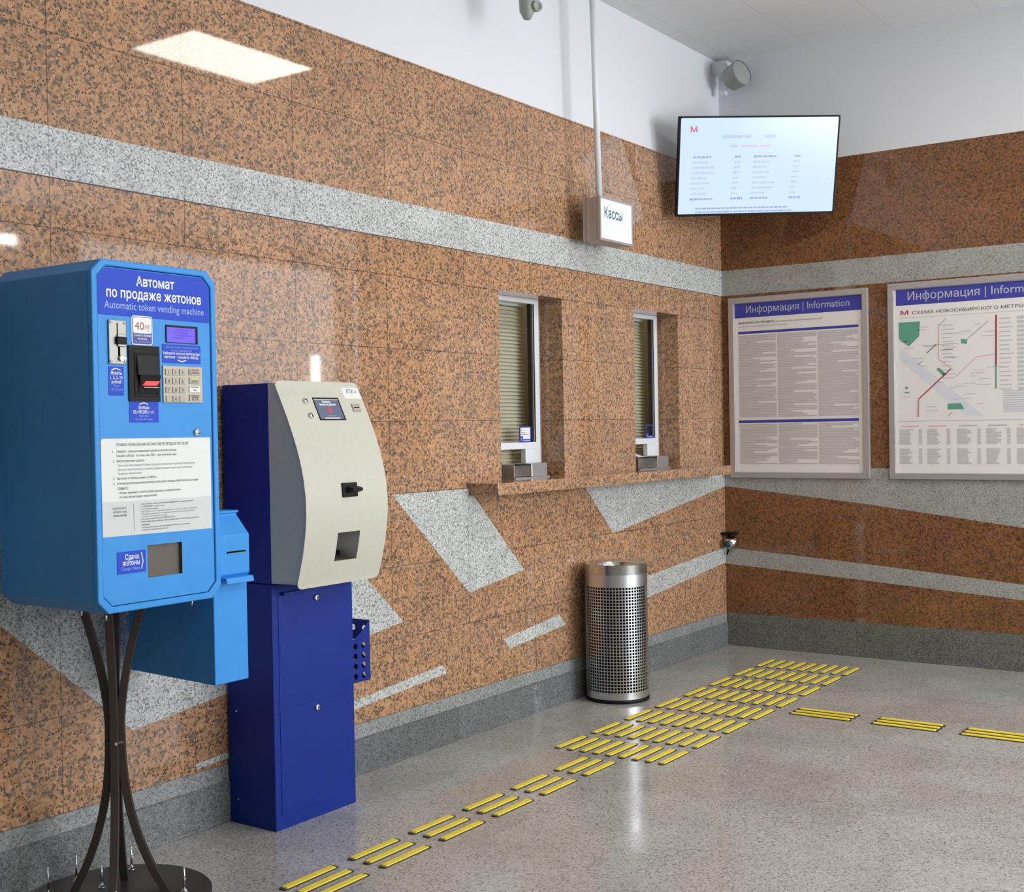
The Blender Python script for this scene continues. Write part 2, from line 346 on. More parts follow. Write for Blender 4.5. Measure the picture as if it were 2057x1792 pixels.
    def sweep(s, pts, rad, m, prof=None, side=None):   # square bar along points
        pts = [Vector(p) for p in pts]; k = s.mi(m); rings = []
        for i, p in enumerate(pts):
            d = (pts[min(i+1, len(pts)-1)]-pts[max(i-1, 0)]).normalized()
            sd = Vector(side) if side is not None else d.orthogonal()
            sd = (sd-d*sd.dot(d)).normalized(); up = d.cross(sd)
            rings.append([s.bm.verts.new(p+sd*a*rad+up*b*rad) for a, b in ((1, 1), (-1, 1), (-1, -1), (1, -1))])
        for a, b in zip(rings[:-1], rings[1:]):
            for i in range(4):
                s.bm.faces.new((a[i], a[(i+1) % 4], b[(i+1) % 4], b[i])).material_index = k
        s.bm.faces.new(list(reversed(rings[0]))).material_index = k; s.bm.faces.new(rings[-1]).material_index = k
        return s
    def text(s, fr, body, u, v, size, m, width=None, align='L', n=0.0006, bold=0.0):
        vs, ts, es = outline(body, bold)
        if not len(vs): return s
        x0 = min(p[0] for p in vs); x1 = max(p[0] for p in vs); sx = size if width is None else width/(x1-x0)
        sh = {'L': 0, 'C': -(x1-x0)/2*sx, 'R': -(x1-x0)*sx}[align]
        def P(x, y): return fr.p(u+sh+(x-x0)*sx, v+y*size, n)
        k = s.mi(m); nv = [s.bm.verts.new(P(p[0], p[1])) for p in vs]
        for f in ts:
            try: s.bm.faces.new([nv[i] for i in f]).material_index = k
            except ValueError: pass
        return s
    def build(s, name, parent=None, bevel=0.0, local=False, recalc=False, solid=0.0, smooth=False, split=False, kind=None, label=None):
        if recalc: bmesh.ops.recalc_face_normals(s.bm, faces=s.bm.faces)
        if not local: bmesh.ops.translate(s.bm, vec=-ORG[0], verts=s.bm.verts)
        if smooth:
            for f in s.bm.faces: f.smooth = True
        me = bpy.data.meshes.new(name); s.bm.to_mesh(me); s.bm.free()
        for m in s.mats: me.materials.append(M[m])
        o = bpy.data.objects.new(name, me); COL.objects.link(o)
        if parent: o.parent = parent
        elif not local: o.location = ORG[0]
        if solid: md = o.modifiers.new('thickness', 'SOLIDIFY'); md.thickness = solid; md.offset = -1
        if split: md = o.modifiers.new('edges', 'EDGE_SPLIT'); md.split_angle = math.radians(40)
        if bevel:
            md = o.modifiers.new('bevel', 'BEVEL'); md.width = bevel; md.segments = 2; md.limit_method = 'ANGLE'; md.angle_limit = math.radians(40)
        if kind: o['kind'] = kind
        if label: o['label'] = label
        return o
def tag(o, label, cat, group=None):
    o['label'] = label; o['category'] = cat
    if group: o['group'] = group
    return o
def thing(name, loc, label, cat, group=None):
    o = bpy.data.objects.new(name, None); COL.objects.link(o); o.location = loc; o.empty_display_size = 0.1
    ORG[0] = Vector(loc); return tag(o, label, cat, group)
def world0(): ORG[0] = Vector((0, 0, 0))
def octa(u0, u1, v0, v1, c): return [(u0+c, v0), (u1-c, v0), (u1, v0+c), (u1, v1-c), (u1-c, v1), (u0+c, v1), (u0, v1-c), (u0, v0+c)]
def rrect(u0, u1, v0, v1, r, n=4):
    P = []
    for cx, cy, a0 in ((u1-r, v0+r, -90), (u1-r, v1-r, 0), (u0+r, v1-r, 90), (u0+r, v0+r, 180)):
        for i in range(n+1):
            t = math.radians(a0+90*i/n); P.append((cx+r*math.cos(t), cy+r*math.sin(t)))
    return P

# ------------------------------------------------------------------ the setting
XW0, XEND, YBACK, TH = -10.0, 10.0, -3.2, 0.16
TOPG, S1, S2 = 3.103, 2.465, 2.301
W1 = (-2.54, -1.961); W2 = (-1.19, -0.634); WZ = (1.197, 2.137)
world0()
fl = MB(); fl.box(XW0, XEND, FAR, 0.0, -0.1, 0.0, 'floor'); fl.build('floor', kind='structure')
ce = MB(); ce.box(XW0, XEND, FAR, 0.0, H_CEIL, H_CEIL+0.1, 'ceiling'); ce.build('ceiling', kind='structure')
wl = MB()
xs = [XW0, W1[0], W1[1], W2[0], W2[1], 0.0]; zs = [0.0, WZ[0], WZ[1], TOPG]
for i in range(5):
    for j in range(3):
        if i in (1, 3) and j == 1: continue
        wl.box(xs[i], xs[i+1], 0.0, TH, zs[j], zs[j+1], 'granite_x')
wl.box(XW0, 0.0, 0.0, TH, TOPG, H_CEIL, 'white_paint')
L = FL(0.0); T = 0.0015
def inlay(mb, fr, poly, m): mb.prism(fr, poly, -0.002, T, m)
inlay(wl, L, [(XW0, S2), (0, S2), (0, S1), (XW0, S1)], 'grey_x')
inlay(wl, L, [(-3.373, 1.172), (-2.823, 0.676), (-2.36, 0.738), (-2.813, 1.172)], 'grey_x')
inlay(wl, L, [(-3.90, 1.145), (-4.30, 0.83), (-4.30, 0.50), (-3.92, 0.53), (-3.312, 0.607), (-3.545, 0.818)], 'grey_x')
inlay(wl, L, [(-5.80, 1.32), (-5.061, 0.679), (-4.776, 0.428), (-4.30, 0.483), (-4.30, 0.83), (-4.75, 1.2)], 'grey_x')
inlay(wl, L, [(-2.496, 0.36), (-1.975, 0.407), (-2.039, 0.469), (-2.551, 0.415)], 'grey_x')
inlay(wl, L, [(-4.0, 0.253), (-2.999, 0.326), (-3.042, 0.368), (-3.95, 0.29)], 'grey_x')
inlay(wl, L, [(-4.498, 0.228), (-4.2, 0.24), (-4.2, 0.268), (-4.502, 0.246)], 'grey_x')
inlay(wl, L, [(-1.465, 0.853), (0, 1.046), (0, 1.14), (-1.772, 1.14)], 'grey_x')
inlay(wl, L, [(-1.72, 0.38), (0, 0.545), (0, 0.646), (-1.72, 0.525)], 'grey_x')
inlay(wl, L, [(XW0, S2-0.005), (0, S2-0.003), (0, S2), (XW0, S2)], 'joint_dark')
wl.build('wall_left', kind='structure')
wb = MB()
wb.box(0.0, TH, YBACK, TH, 0.0, TOPG, 'granite_y_shaded'); wb.box(0.0, TH, YBACK, TH, TOPG, H_CEIL, 'white_paint')
Bf = FB(0.0); E3 = -YBACK
inlay(wb, Bf, [(0, S2), (E3, S2), (E3, S1), (0, S1)], 'grey_y_shaded')
inlay(wb, Bf, [(0, 1.05), (0.966, 0.948), (1.871, 0.83), (E3, 0.66), (E3, 1.17), (0, 1.17)], 'grey_y_shaded')
inlay(wb, Bf, [(0, 0.538), (0.96, 0.475), (1.866, 0.413), (E3, 0.32), (E3, 0.395), (1.867, 0.503), (0.961, 0.578), (0, 0.646)], 'grey_y_shaded')
wb.build('wall_back', kind='structure')
# skirting: flush grey band and a proud lower course
sk = MB(); sk.box(XW0, 0.0, -0.003, 0.0, 0.15, 0.214, 'skirt_top')
sk.prism(Frame((0, 0, 0), (0, 1, 0), (0, 0, 1)), [(-0.014, 0), (0, 0), (0, 0.153), (-0.006, 0.153), (-0.014, 0.147)], XW0, 0.0, 'skirt')
sk.build('baseboard_left', kind='structure', recalc=True)
sk = MB(); sk.box(-0.003, 0.0, YBACK, -0.014, 0.15, 0.215, 'skirt_y'); sk.box(-0.01, 0.0, YBACK, -0.014, 0.0, 0.153, 'skirt_y')
sk.build('baseboard_back', kind='structure')
# the rest of the hall: behind the camera, beyond the end of the poster wall, and the far window side
ot = MB(); ot.box(XW0-TH, XW0, FAR, TH, 0.0, H_CEIL, 'dull_wall'); ot.build('wall_front', kind='structure')
ot = MB(); ot.box(XEND, XEND+TH, FAR, YBACK, 0.0, H_CEIL, 'hall_white'); ot.build('wall_end', kind='structure')
ot = MB(); ot.box(TH, XEND+TH, YBACK, YBACK+TH, 0.0, H_CEIL, 'hall_white'); ot.build('wall_passage', kind='structure')
ot = MB(); xf = [XW0-TH]+[q for ab in WIN_FAR for q in ab[:2]]+[XEND+TH]
ot.box(xf[0], xf[-1], FAR-TH, FAR, 0.0, 0.8, 'dull_wall'); ot.box(xf[0], xf[-1], FAR-TH, FAR, 3.6, H_CEIL, 'hall_white')
for i in range(0, len(xf), 2): ot.box(xf[i], xf[i+1], FAR-TH, FAR, 0.8, 3.6, 'hall_white')
for a, b, c, d, pw in WIN_FAR:
    if d < 3.6: ot.box(a, b, FAR-TH, FAR, d, 3.6, 'hall_white')
    if c > 0.8: ot.box(a, b, FAR-TH, FAR, 0.8, c, 'hall_white')
ot.build('wall_right', kind='structure')
# ticket booth behind the left wall
bo = MB()
for q in ((-3.2, -3.1, TH, 1.7, 0, 3.0), (0.0, 0.1, TH, 1.7, 0, 3.0), (-3.2, 0.1, 1.7, 1.8, 0, 3.0), (-3.2, 0.1, TH, 1.8, 3.0, 3.1), (-3.2, 0.1, TH, 1.8, -0.1, 0.0)): bo.box(*q, 'dull_wall')
bo.build('wall_booth', kind='structure')
for px in (-2.2, -0.85):
    l = bpy.data.lights.new('booth_lamp', 'POINT'); l.energy = 10; l.color = (1.0, 0.86, 0.5); l.shadow_soft_size = 0.15
    o = bpy.data.objects.new('booth_lamp', l); COL.objects.link(o); o.location = (px+0.25, 1.1, 2.5)

# ------------------------------------------------------------------ ceiling light panels
def ceiling_light(x, y, label):
    t = thing('ceiling_light', (x, y, H_CEIL), label, 'light', 'ceiling light panels')
    m = MB(); fr = Frame((0, 0, H_CEIL), (1, 0, 0), (0, -1, 0))
    m.ring(fr, [(x-0.515, -y-0.3), (x+0.515, -y-0.3), (x+0.515, -y+0.3), (x-0.515, -y+0.3)], [(x-0.5, -y-0.285), (x+0.5, -y-0.285), (x+0.5, -y+0.285), (x-0.5, -y+0.285)], 0.0, 0.012, 'pvc'); m.build('frame', t)
    m = MB(); m.box(x-0.5, x+0.5, y-0.285, y+0.285, H_CEIL-0.008, H_CEIL-0.002, 'lamp'); m.build('diffuser', t)
ceiling_light(-2.07, -2.42, 'rectangular ceiling light panel mirrored in the polished granite above the machines')

def wall_lamp(x0, x1, z0, z1, label):
    t = thing('wall_lamp', ((x0+x1)/2, FAR+0.05, (z0+z1)/2), label, 'light'); f_ = Frame((0, FAR+0.05, 0), (-1, 0, 0), (0, 0, 1))
    m = MB(); m.rect(f_, -x1-0.015, -x0+0.015, z0-0.015, z1+0.015, -0.049, 0.0, 'pvc'); m.build('housing', t)
    m = MB(); m.rect(f_, -x1, -x0, z0, z1, 0.0, 0.02, 'wall_lamp'); m.build('lens', t)
wall_lamp(4.39, 4.52, 1.75, 2.46, 'upright bright lamp mirrored as a white streak in the granite above the kiosk')
wall_lamp(-0.12, 0.1, 3.43, 3.53, 'small bright lamp mirrored as a white blob in the granite at the left edge')
# ------------------------------------------------------------------ ticket windows
def ticket_window(k, x0, x1, xr, xs0, xs1, xp):
    # x0..x1 opening; xr right edge of the white frame; xs0 sash; xp left edge of the lower panel
    world0(); fr = FL(0.13)
    f = MB()
    f.rect(fr, x0, xr, 2.112, 2.137, -0.03, 0.0, 'pvc'); f.rect(fr, xr-0.04, xr, 1.27, 2.112, -0.03, 0.0, 'pvc')
    f.rect(fr, x0, x0+0.04, 1.27, 2.112, -0.03, 0.0, 'pvc'); f.rect(fr, x0+0.04, xr-0.04, 1.345, 1.38, -0.03, 0.0, 'pvc')
    f.rect(fr, xp, xr-0.04, 1.27, 1.345, -0.03, 0.0, 'pvc'); f.rect(fr, xr, x1, 1.197, 2.137, -0.03, -0.012, 'taupe')
    w_ = f.build('window_%d' % k, kind='structure', bevel=0.002)
    g = MB(); g.rect(fr, x0+0.04, xr-0.04, 1.38, 2.112, -0.018, -0.013, 'glass'); g.build('pane', w_)
    s = MB(); s.rect(fr, xr-0.066, xr-0.058, 1.38, 2.112, -0.03, -0.008, 'black2'); s.rect(fr, xr-0.052, xr-0.046, 1.38, 2.112, -0.03, -0.006, 'alu'); s.rect(fr, xr-0.044, xr-0.04, 1.38, 2.112, -0.03, -0.004, 'black'); s.build('sash', w_)
    return w_
ticket_window(1, W1[0], W1[1], -1.991, -2.058, -2.031, -2.135)
ticket_window(2, W2[0], W2[1], -0.663, -0.73, -0.705, -0.808)
def blind(x0, x1, label):
    t = thing('window_blind', ((x0+x1)/2, 0.23, 2.12), label, 'blind', 'slatted blinds in the ticket windows')
    m = MB(); m.box(x0, x1, 0.215, 0.245, 2.105, 2.135, 'pvc'); m.build('headrail', t)
    m = MB(); z = 2.09
    while z > 1.235:
        m.hexa([Vector((x0, 0.221, z-0.0105)), Vector((x1, 0.221, z-0.0105)), Vector((x1, 0.238, z+0.009)), Vector((x0, 0.238, z+0.009))], [Vector((x0, 0.221, z-0.0097)), Vector((x1, 0.221, z-0.0097)), Vector((x1, 0.238, z+0.0098)), Vector((x0, 0.238, z+0.0098))], 'blind'); z -= 0.0195
    m.build('slats', t)
    m = MB(); m.box(x0, x1, 0.222, 0.238, 1.212, 1.224, 'pvc'); m.build('bottom_rail', t)
blind(-2.53, -1.99, 'lowered slatted blind behind the glass of the nearer ticket window')
blind(-1.18, -0.66, 'lowered slatted blind behind the glass of the farther ticket window')
# granite counter
m = MB(); world0(); m.box(-2.815, -0.262, -0.175, -0.0005, 1.14, 1.197, 'granite_ledge')
tag(m.build('counter_ledge', bevel=0.003), 'long granite counter ledge under the two ticket windows', 'counter')
def cash_tray(xa, xb, xc, label):
    # xa..xb dark scoop, xb..xc steel block
    t = thing('cash_tray', ((xa+xc)/2, 0.06, 1.197), label, 'tray', 'steel cash trays on the counter')
    z0 = 1.197
    m = MB(); m.box(xa, xc, 0.02, 0.125, z0, z0+0.006, 'steel'); m.build('base_plate', t)
    m = MB(); m.box(xb, xc, 0.035, 0.12, z0+0.006, z0+0.074, 'steel'); m.box(xb-0.006, xb, 0.03, 0.12, z0+0.006, z0+0.076, 'chrome'); m.build('end_block', t, bevel=0.002)
    m = MB(); m.box(xa, xa+0.006, 0.03, 0.12, z0+0.006, z0+0.074, 'steel'); m.build('side_cheek', t)
    m = MB(); P = [(0.112-0.0*i + 0.0, 0) for i in range(1)]
    fr = Frame((0, 0, 0), (0, 1, 0), (0, 0, 1))
    arc = [(0.118-0.055*math.sin(math.radians(a)), z0+0.062-0.055*(math.sin(math.radians(a)))*0.9) for a in range(0, 91, 15)]
    for (a, b), (c, d) in zip(arc[:-1], arc[1:]): m.prism(fr, [(a, b), (c, d), (c-0.002, d-0.003), (a-0.002, b-0.003)], xa+0.006, xb-0.006, 'steel')
    m.build('scoop', t, recalc=True)
    m = MB(); m.box(xa+0.006, xb-0.006, 0.119, 0.125, z0+0.006, z0+0.07, 'black'); m.build('back_flap', t)
cash_tray(-2.39, -2.222, -2.076, 'steel cash tray on the counter in the nearer ticket window')
cash_tray(-1.105, -0.862, -0.717, 'steel cash tray on the counter in the farther ticket window')
# cards in the windows
def card(x0, x1, full, label):
    t = thing('notice_card', ((x0+x1)/2, 0.128, 1.38), label, 'card'); fr = FL(0.128)
    m = MB(); o = rrect(x0, x1, 1.381, 1.463, 0.006); i_ = rrect(x0+0.008, x1-0.008, 1.397, 1.457, 0.004)
    m.ring(fr, o, i_, 0.0, 0.003, 'sticker2')
    m.rect(fr, x0+0.004, x0+0.03, 1.385, 1.412, 0.003, 0.0034, 'sticker2'); m.line(fr, [(x0+0.012, 1.388), (x0+0.012, 1.402), (x0+0.02, 1.398), (x0+0.014, 1.394), (x0+0.022, 1.388)], 0.003, 0.0036, 'pale')
    m.line(fr, [(x0+0.032, 1.389), (x1-0.012, 1.389)], 0.005, 0.0036, 'pale'); m.build('border', t)
    if full:
        m = MB(); m.rect(fr, x0+0.008, x1-0.008, 1.397, 1.457, 0.0, 0.002, 'paper')
        for z, q in ((1.444, 0.25), (1.431, 0.45), (1.421, 0.9)): m.line(fr, [(x0+0.014, z), (x0+0.014+q*(x1-x0-0.03), z)], 0.004, 0.0026, 'ink_grey')
        m.build('sheet', t)
card(-2.194, -2.088, True, 'white card with deep blue border against the nearer ticket window glass')
card(-0.835, -0.742, False, 'empty deep blue card border against the farther ticket window glass')
t = thing('paper_slip', (-1.07, 0.05, 1.272), 'white paper slip lying on the tray of the farther ticket window', 'paper')
m = MB(); m.hexa([Vector(p) for p in ((-1.10, 0.03, 1.2712), (-1.03, 0.03, 1.2712), (-1.035, 0.095, 1.292), (-1.09, 0.095, 1.292))], [Vector(p) for p in ((-1.10, 0.03, 1.2722), (-1.03, 0.03, 1.2722), (-1.035, 0.095, 1.293), (-1.09, 0.095, 1.293))], 'white'); m.build('sheet', t)

# ------------------------------------------------------------------ token vending machine
XA, XB, YF, YB, ZB, ZT = -5.314, -4.853, -0.55, -0.075, 0.937, 1.961
CX, CY = -5.08, -0.305
tm = thing('token_vending_machine', (CX, CY, 0.0), 'light blue token vending machine on curved dark legs, at the left edge', 'vending machine')
fr = FL(YF); O8 = octa(XA, XB, ZB, ZT, 0.036); I8 = octa(XA+0.02, XB-0.02, ZB+0.02, ZT-0.019, 0.031)
m = MB(); m.prism(fr, O8, -(YB-YF), -0.02, 'blue'); m.ring(fr, O8, I8, -0.02, 0.0, 'blue'); m.build('cabinet', tm, bevel=0.004)
DY = YF+0.005; dr = FL(DY)
D8 = octa(XA+0.0225, XB-0.0225, ZB+0.0225, ZT-0.0215, 0.030)
# door with the change opening cut out
TR = (-5.133, -5.003, 1.027, 1.1235)
m = MB(); k = m.mi('blue')
def quadwall(mb, fr_, U_, V_, hole, n, mname):
    for i in range(len(U_)-1):
        for j in range(len(V_)-1):
            if (i, j) == hole: continue
            mb.flat(fr_, U_[i], U_[i+1], V_[j], V_[j+1], n, mname)
u0, u1, v0, v1 = XA+0.0225, XB-0.0225, ZB+0.0225, ZT-0.0215
quadwall(m, dr, [u0, TR[0], TR[1], u1], [v0+0.03, TR[2], TR[3], v1-0.03], (1, 1), 0.0, 'blue')
m.face([dr.p(*q) for q in ((u0+0.03, v0), (u1-0.03, v0), (u1, v0+0.03), (u0, v0+0.03))], 'blue')
m.face([dr.p(*q) for q in ((u0, v1-0.03), (u1, v1-0.03), (u1-0.03, v1), (u0+0.03, v1))], 'blue')
door = m.build('door', tm, solid=0.003)
m = MB(); a, b, c, d = TR
for q in ([dr.p(a, c), dr.p(b, c), dr.p(b, c, -0.012), dr.p(a, c, -0.012)],): m.face(q, 'steel')
m.face([dr.p(a, d), dr.p(a, d, -0.012), dr.p(b, d, -0.012), dr.p(b, d)], 'wood'); m.face([dr.p(a, c), dr.p(a, c, -0.012), dr.p(a, d, -0.012), dr.p(a, d)], 'wood'); m.face([dr.p(b, c), dr.p(b, d), dr.p(b, d, -0.012), dr.p(b, c, -0.012)], 'wood')
m.flat(dr, a, b, c, d, -0.012, 'wood'); m.build('change_tray', tm, label='brown-grey change and token tray opening')
# header
m = MB(); hp = [(u0+0.002, 1.801), (u1-0.002, 1.798), (u1-0.002, v1-0.031), (u1-0.031, v1-0.002), (u0+0.031, v1-0.002), (u0+0.002, v1-0.031)]
m.prism(dr, hp, 0.0, 0.0012, 'sticker')
m.text(dr, 'Автомат', -5.084, 1.893, 0.040, 'white', 0.142, 'C', 0.0018, 0.02)
m.text(dr, 'по продаже жетонов', -5.085, 1.854, 0.040, 'white', 0.352, 'C', 0.0018, 0.02)
m.text(dr, 'Automatic token vending machine', -5.084, 1.821, 0.031, 'pale', 0.37, 'C', 0.0018, 0.01)
m.build('header_sign', tm, label='royal blue header with white lettering')
# coin acceptor
m = MB(); m.rect(dr, -5.258, -5.197, 1.659, 1.787, 0.0, 0.006, 'steel_rough'); m.rect(dr, -5.231, -5.2005, 1.71, 1.746, 0.006, 0.011, 'steel_rough')
coin = m.build('coin_acceptor', tm, bevel=0.0015)
m = MB(); m.rect(dr, -5.2305, -5.2275, 1.745, 1.779, 0.006, 0.0067, 'hole'); m.build('coin_slot', coin)
m = MB(); m.rect(dr, -5.236, -5.2025, 1.7165, 1.7385, 0.009, 0.016, 'black'); m.build('return_button', coin, bevel=0.001)
m = MB(); m.rect(dr, -5.2275, -5.2205, 1.683, 1.7105, 0.006, 0.0067, 'hole'); m.build('return_slot', coin)
m = MB(); m.cyl(dr.p(-5.219, 1.676, 0.006), dr.p(-5.219, 1.676, 0.014), 0.008, m='chrome', seg=16); m.cyl(dr.p(-5.206, 1.676, 0.006), dr.p(-5.206, 1.676, 0.012), 0.004, m='chrome', seg=12); m.build('latch', coin)
for su, sv in ((-5.252, 1.78), (-5.203, 1.779), (-5.252, 1.667), (-5.203, 1.666)):
    m = MB(); m.lathe([(0.0045, 0.006), (0.004, 0.008), (0.0, 0.009)], dr.p(su, sv, 0)-dr.N*0, 'chrome', 12, dr.N); m.build('screw', coin)
# price sticker
m = MB(); m.prism(dr, rrect(-5.175, -5.099, 1.7185, 1.805, 0.009), 0.0, 0.002, 'white'); m.prism(dr, rrect(-5.172, -5.102, 1.7215, 1.802, 0.007), 0.002, 0.0024, 'sticker2'); m.prism(dr, rrect(-5.170, -5.104, 1.753, 1.8, 0.006), 0.0024, 0.0028, 'white')
m.text(dr, '40', -5.164, 1.763, 0.034, 'red', 0.034, 'L', 0.003, 0.0); m.text(dr, 'руб', -5.127, 1.768, 0.018, 'red', 0.017, 'L', 0.003); m.text(dr, 'rub', -5.121, 1.759, 0.007, 'ink_grey', 0.010, 'L', 0.003)
m.text(dr, 'Стоимость проезда', -5.137, 1.744, 0.0095, 'white', 0.062, 'C', 0.003, 0.012); m.text(dr, 'по жетону', -5.137, 1.734, 0.0095, 'white', 0.034, 'C', 0.003, 0.012); m.text(dr, 'The cost of a token', -5.137, 1.726, 0.008, 'pale', 0.058, 'C', 0.003)
m.build('price_sticker', tm, label='white and blue fare sticker reading 40')
# bill acceptor
m = MB(); m.rect(dr, -5.19, -5.076, 1.551, 1.7165, 0.0, 0.005, 'black'); m.ring(dr, [(-5.171, 1.565), (-5.085, 1.565), (-5.085, 1.694), (-5.171, 1.694)], [(-5.167, 1.569), (-5.089, 1.569), (-5.089, 1.69), (-5.167, 1.69)], 0.005, 0.007, 'black')
bill = m.build('bill_acceptor', tm, bevel=0.001)
m = MB(); m.hexa([dr.p(*q) for q in ((-5.163, 1.63, 0.005), (-5.085, 1.63, 0.005), (-5.085, 1.69, 0.005), (-5.163, 1.69, 0.005))], [dr.p(*q) for q in ((-5.161, 1.63, 0.014), (-5.087, 1.63, 0.014), (-5.087, 1.689, 0.007), (-5.161, 1.689, 0.007))], 'black2'); m.build('bill_hood', bill)
m = MB(); m.hexa([dr.p(*q) for q in ((-5.16, 1.572, 0.005), (-5.082, 1.572, 0.005), (-5.082, 1.63, 0.005), (-5.16, 1.63, 0.005))], [dr.p(*q) for q in ((-5.154, 1.588, 0.008), (-5.086, 1.588, 0.008), (-5.083, 1.63, 0.018), (-5.158, 1.63, 0.018))], 'black'); m.build('bill_mouth', bill)
m = MB(); m.prism(Frame(dr.p(0, 0, 0.0165), dr.U, dr.V), [(-5.149, 1.5985), (-5.1, 1.5985), (-5.088, 1.6115), (-5.138, 1.6115)], -0.01, 0.002, 'ledred'); m.build('guide_light', bill, label='glowing red bill slot light')
m = MB(); m.rect(dr, -5.142, -5.088, 1.592, 1.5945, 0.008, 0.0125, 'key'); m.build('bill_slot_lip', bill)
# display and its sticker
m = MB(); m.ring(dr, [(-5.049, 1.73), (-4.926, 1.73), (-4.926, 1.784), (-5.049, 1.784)], [(-5.046, 1.732), (-4.933, 1.732), (-4.933, 1.778), (-5.046, 1.778)], 0.0, 0.003, 'black'); disp = m.build('display', tm)
m = MB(); m.rect(dr, -5.046, -4.933, 1.732, 1.778, 0.0, 0.001, 'lcd')
for z, a_, b_ in ((1.77, 0.3, 0.8), (1.762, 0.25, 0.75), (1.754, 0.35, 0.85), (1.746, 0.2, 0.6)):
    q = -5.046+0.113*a_
    while q < -5.046+0.113*b_:
        m.line(dr, [(q, z), (q+0.004, z)], 0.005, 0.0014, 'lcdink'); q += 0.0065
m.build('screen', disp, label='violet lit screen')
m = MB(); m.rect(dr, -5.063, -4.915, 1.669, 1.7255, 0.0, 0.0012, 'sticker')
m.text(dr, 'Select the number of tokens you need', -4.989, 1.715, 0.0085, 'pale', 0.122, 'C', 0.0016); m.text(dr, 'and press "ВВОД/ENTER"', -4.989, 1.7045, 0.0085, 'pale', 0.082, 'C', 0.0016)
m.text(dr, 'Наберите нужное количество', -4.989, 1.695, 0.0115, 'white', 0.142, 'C', 0.0016, 0.013); m.text(dr, 'жетонов – нажмите «ВВОД»', -4.989, 1.684, 0.0115, 'white', 0.135, 'C', 0.0016, 0.013)
m.line(dr, [(-5.006, 1.679), (-4.989, 1.674), (-4.972, 1.679)], 0.003, 0.0016, 'white'); m.build('keypad_sticker', tm, label='royal blue keypad instruction sticker')
# keypad
m = MB(); m.rect(dr, -5.064, -4.912, 1.5485, 1.66, 0.0, 0.004, 'keysteel'); kp = m.build('keypad', tm, bevel=0.0012)
for r_ in range(4):
    for c_ in range(3):
        ku, kv = -5.056+0.0265*c_, 1.632-0.027*r_
        m = MB(); m.rect(dr, ku, ku+0.021, kv, kv+0.019, 0.004, 0.0065, 'key')
        ch = ('123', '456', '789', ' 0 ')[r_][c_]
        if ch != ' ': m.text(dr, ch, ku+0.0105, kv+0.0035, 0.016, 'ink', None, 'C', 0.0069)
        m.build('key', kp, bevel=0.0008)
for i, (top, ink, word) in enumerate((('keysteel', 'red', 'ОТМЕНА'), ('yellowkey', 'yellowkey', 'ВВОД'), ('white', 'ink_grey', 'ЧЕК'), ('keysteel', 'ink', None))):
    kv = 1.634-0.0265*i
    m = MB(); m.rect(dr, -4.966, -4.9235, kv, kv+0.019, 0.004, 0.0068, 'white' if top == 'white' else 'key')
    m.line(dr, [(-4.961, kv+0.0155), (-4.9285, kv+0.0155)], 0.003 if i != 1 else 0.007, 0.0071, ink)
    if word: m.text(dr, word, -4.945, kv+0.004, 0.0085, 'ink', None, 'C', 0.0072, 0.01)
    else: m.ring(dr, [(-4.956, kv+0.002), (-4.934, kv+0.002), (-4.934, kv+0.012), (-4.956, kv+0.012)], [(-4.953, kv+0.0045), (-4.937, kv+0.0045), (-4.937, kv+0.0095), (-4.953, kv+0.0095)], 0.0068, 0.0072, 'ink')
    m.build('function_key', kp, bevel=0.0008)
# small stickers
m = MB(); m.rect(dr, -5.2585, -5.2055, 1.568, 1.652, 0.0, 0.0012, 'sticker'); m.line(dr, [(-5.249, 1.642), (-5.233, 1.647), (-5.217, 1.642)], 0.003, 0.0016, 'white')
m.text(dr, 'Монеты', -5.232, 1.629, 0.0135, 'white', 0.038, 'C', 0.0016, 0.013); m.text(dr, '1, 2, 5, 10', -5.232, 1.616, 0.0135, 'white', 0.042, 'C', 0.0016, 0.013); m.text(dr, 'рублей', -5.232, 1.603, 0.0135, 'white', 0.034, 'C', 0.0016, 0.013)
m.text(dr, 'Coins', -5.232, 1.593, 0.009, 'pale', 0.019, 'C', 0.0016); m.text(dr, '1,2,5,10 coins', -5.232, 1.583, 0.009, 'pale', 0.043, 'C', 0.0016); m.build('coin_sticker', tm, label='royal blue coin sticker')
m = MB(); m.rect(dr, -5.188, -5.082, 1.489, 1.5495, 0.0, 0.0012, 'sticker'); m.line(dr, [(-5.152, 1.5425), (-5.136, 1.5475), (-5.12, 1.5425)], 0.003, 0.0016, 'white')
m.text(dr, 'Купюры', -5.136, 1.529, 0.0135, 'white', 0.038, 'C', 0.0016, 0.013); m.text(dr, '50,100,200 руб.', -5.136, 1.516, 0.0135, 'white', 0.078, 'C', 0.0016, 0.013)
m.text(dr, 'Banknotes', -5.136, 1.506, 0.009, 'pale', 0.034, 'C', 0.0016); m.text(dr, '50, 100, 200 rubles', -5.136, 1.496, 0.009, 'pale', 0.062, 'C', 0.0016); m.build('banknote_sticker', tm, label='royal blue banknote sticker')
m = MB(); m.rect(dr, -5.243, -5.141, 1.047, 1.112, 0.0, 0.0012, 'sticker'); m.text(dr, 'Сдача,', -5.163, 1.088, 0.022, 'white', 0.052, 'R', 0.0016, 0.013); m.text(dr, 'жетоны', -5.163, 1.071, 0.022, 'white', 0.062, 'R', 0.0016, 0.013)
m.text(dr, 'Change, tokens', -5.163, 1.057, 0.014, 'pale', 0.066, 'R', 0.0016); m.line(dr, [(-5.157, 1.106), (-5.151, 1.08), (-5.157, 1.057)], 0.003, 0.0016, 'white'); m.build('change_sticker', tm, label='royal blue change sticker')
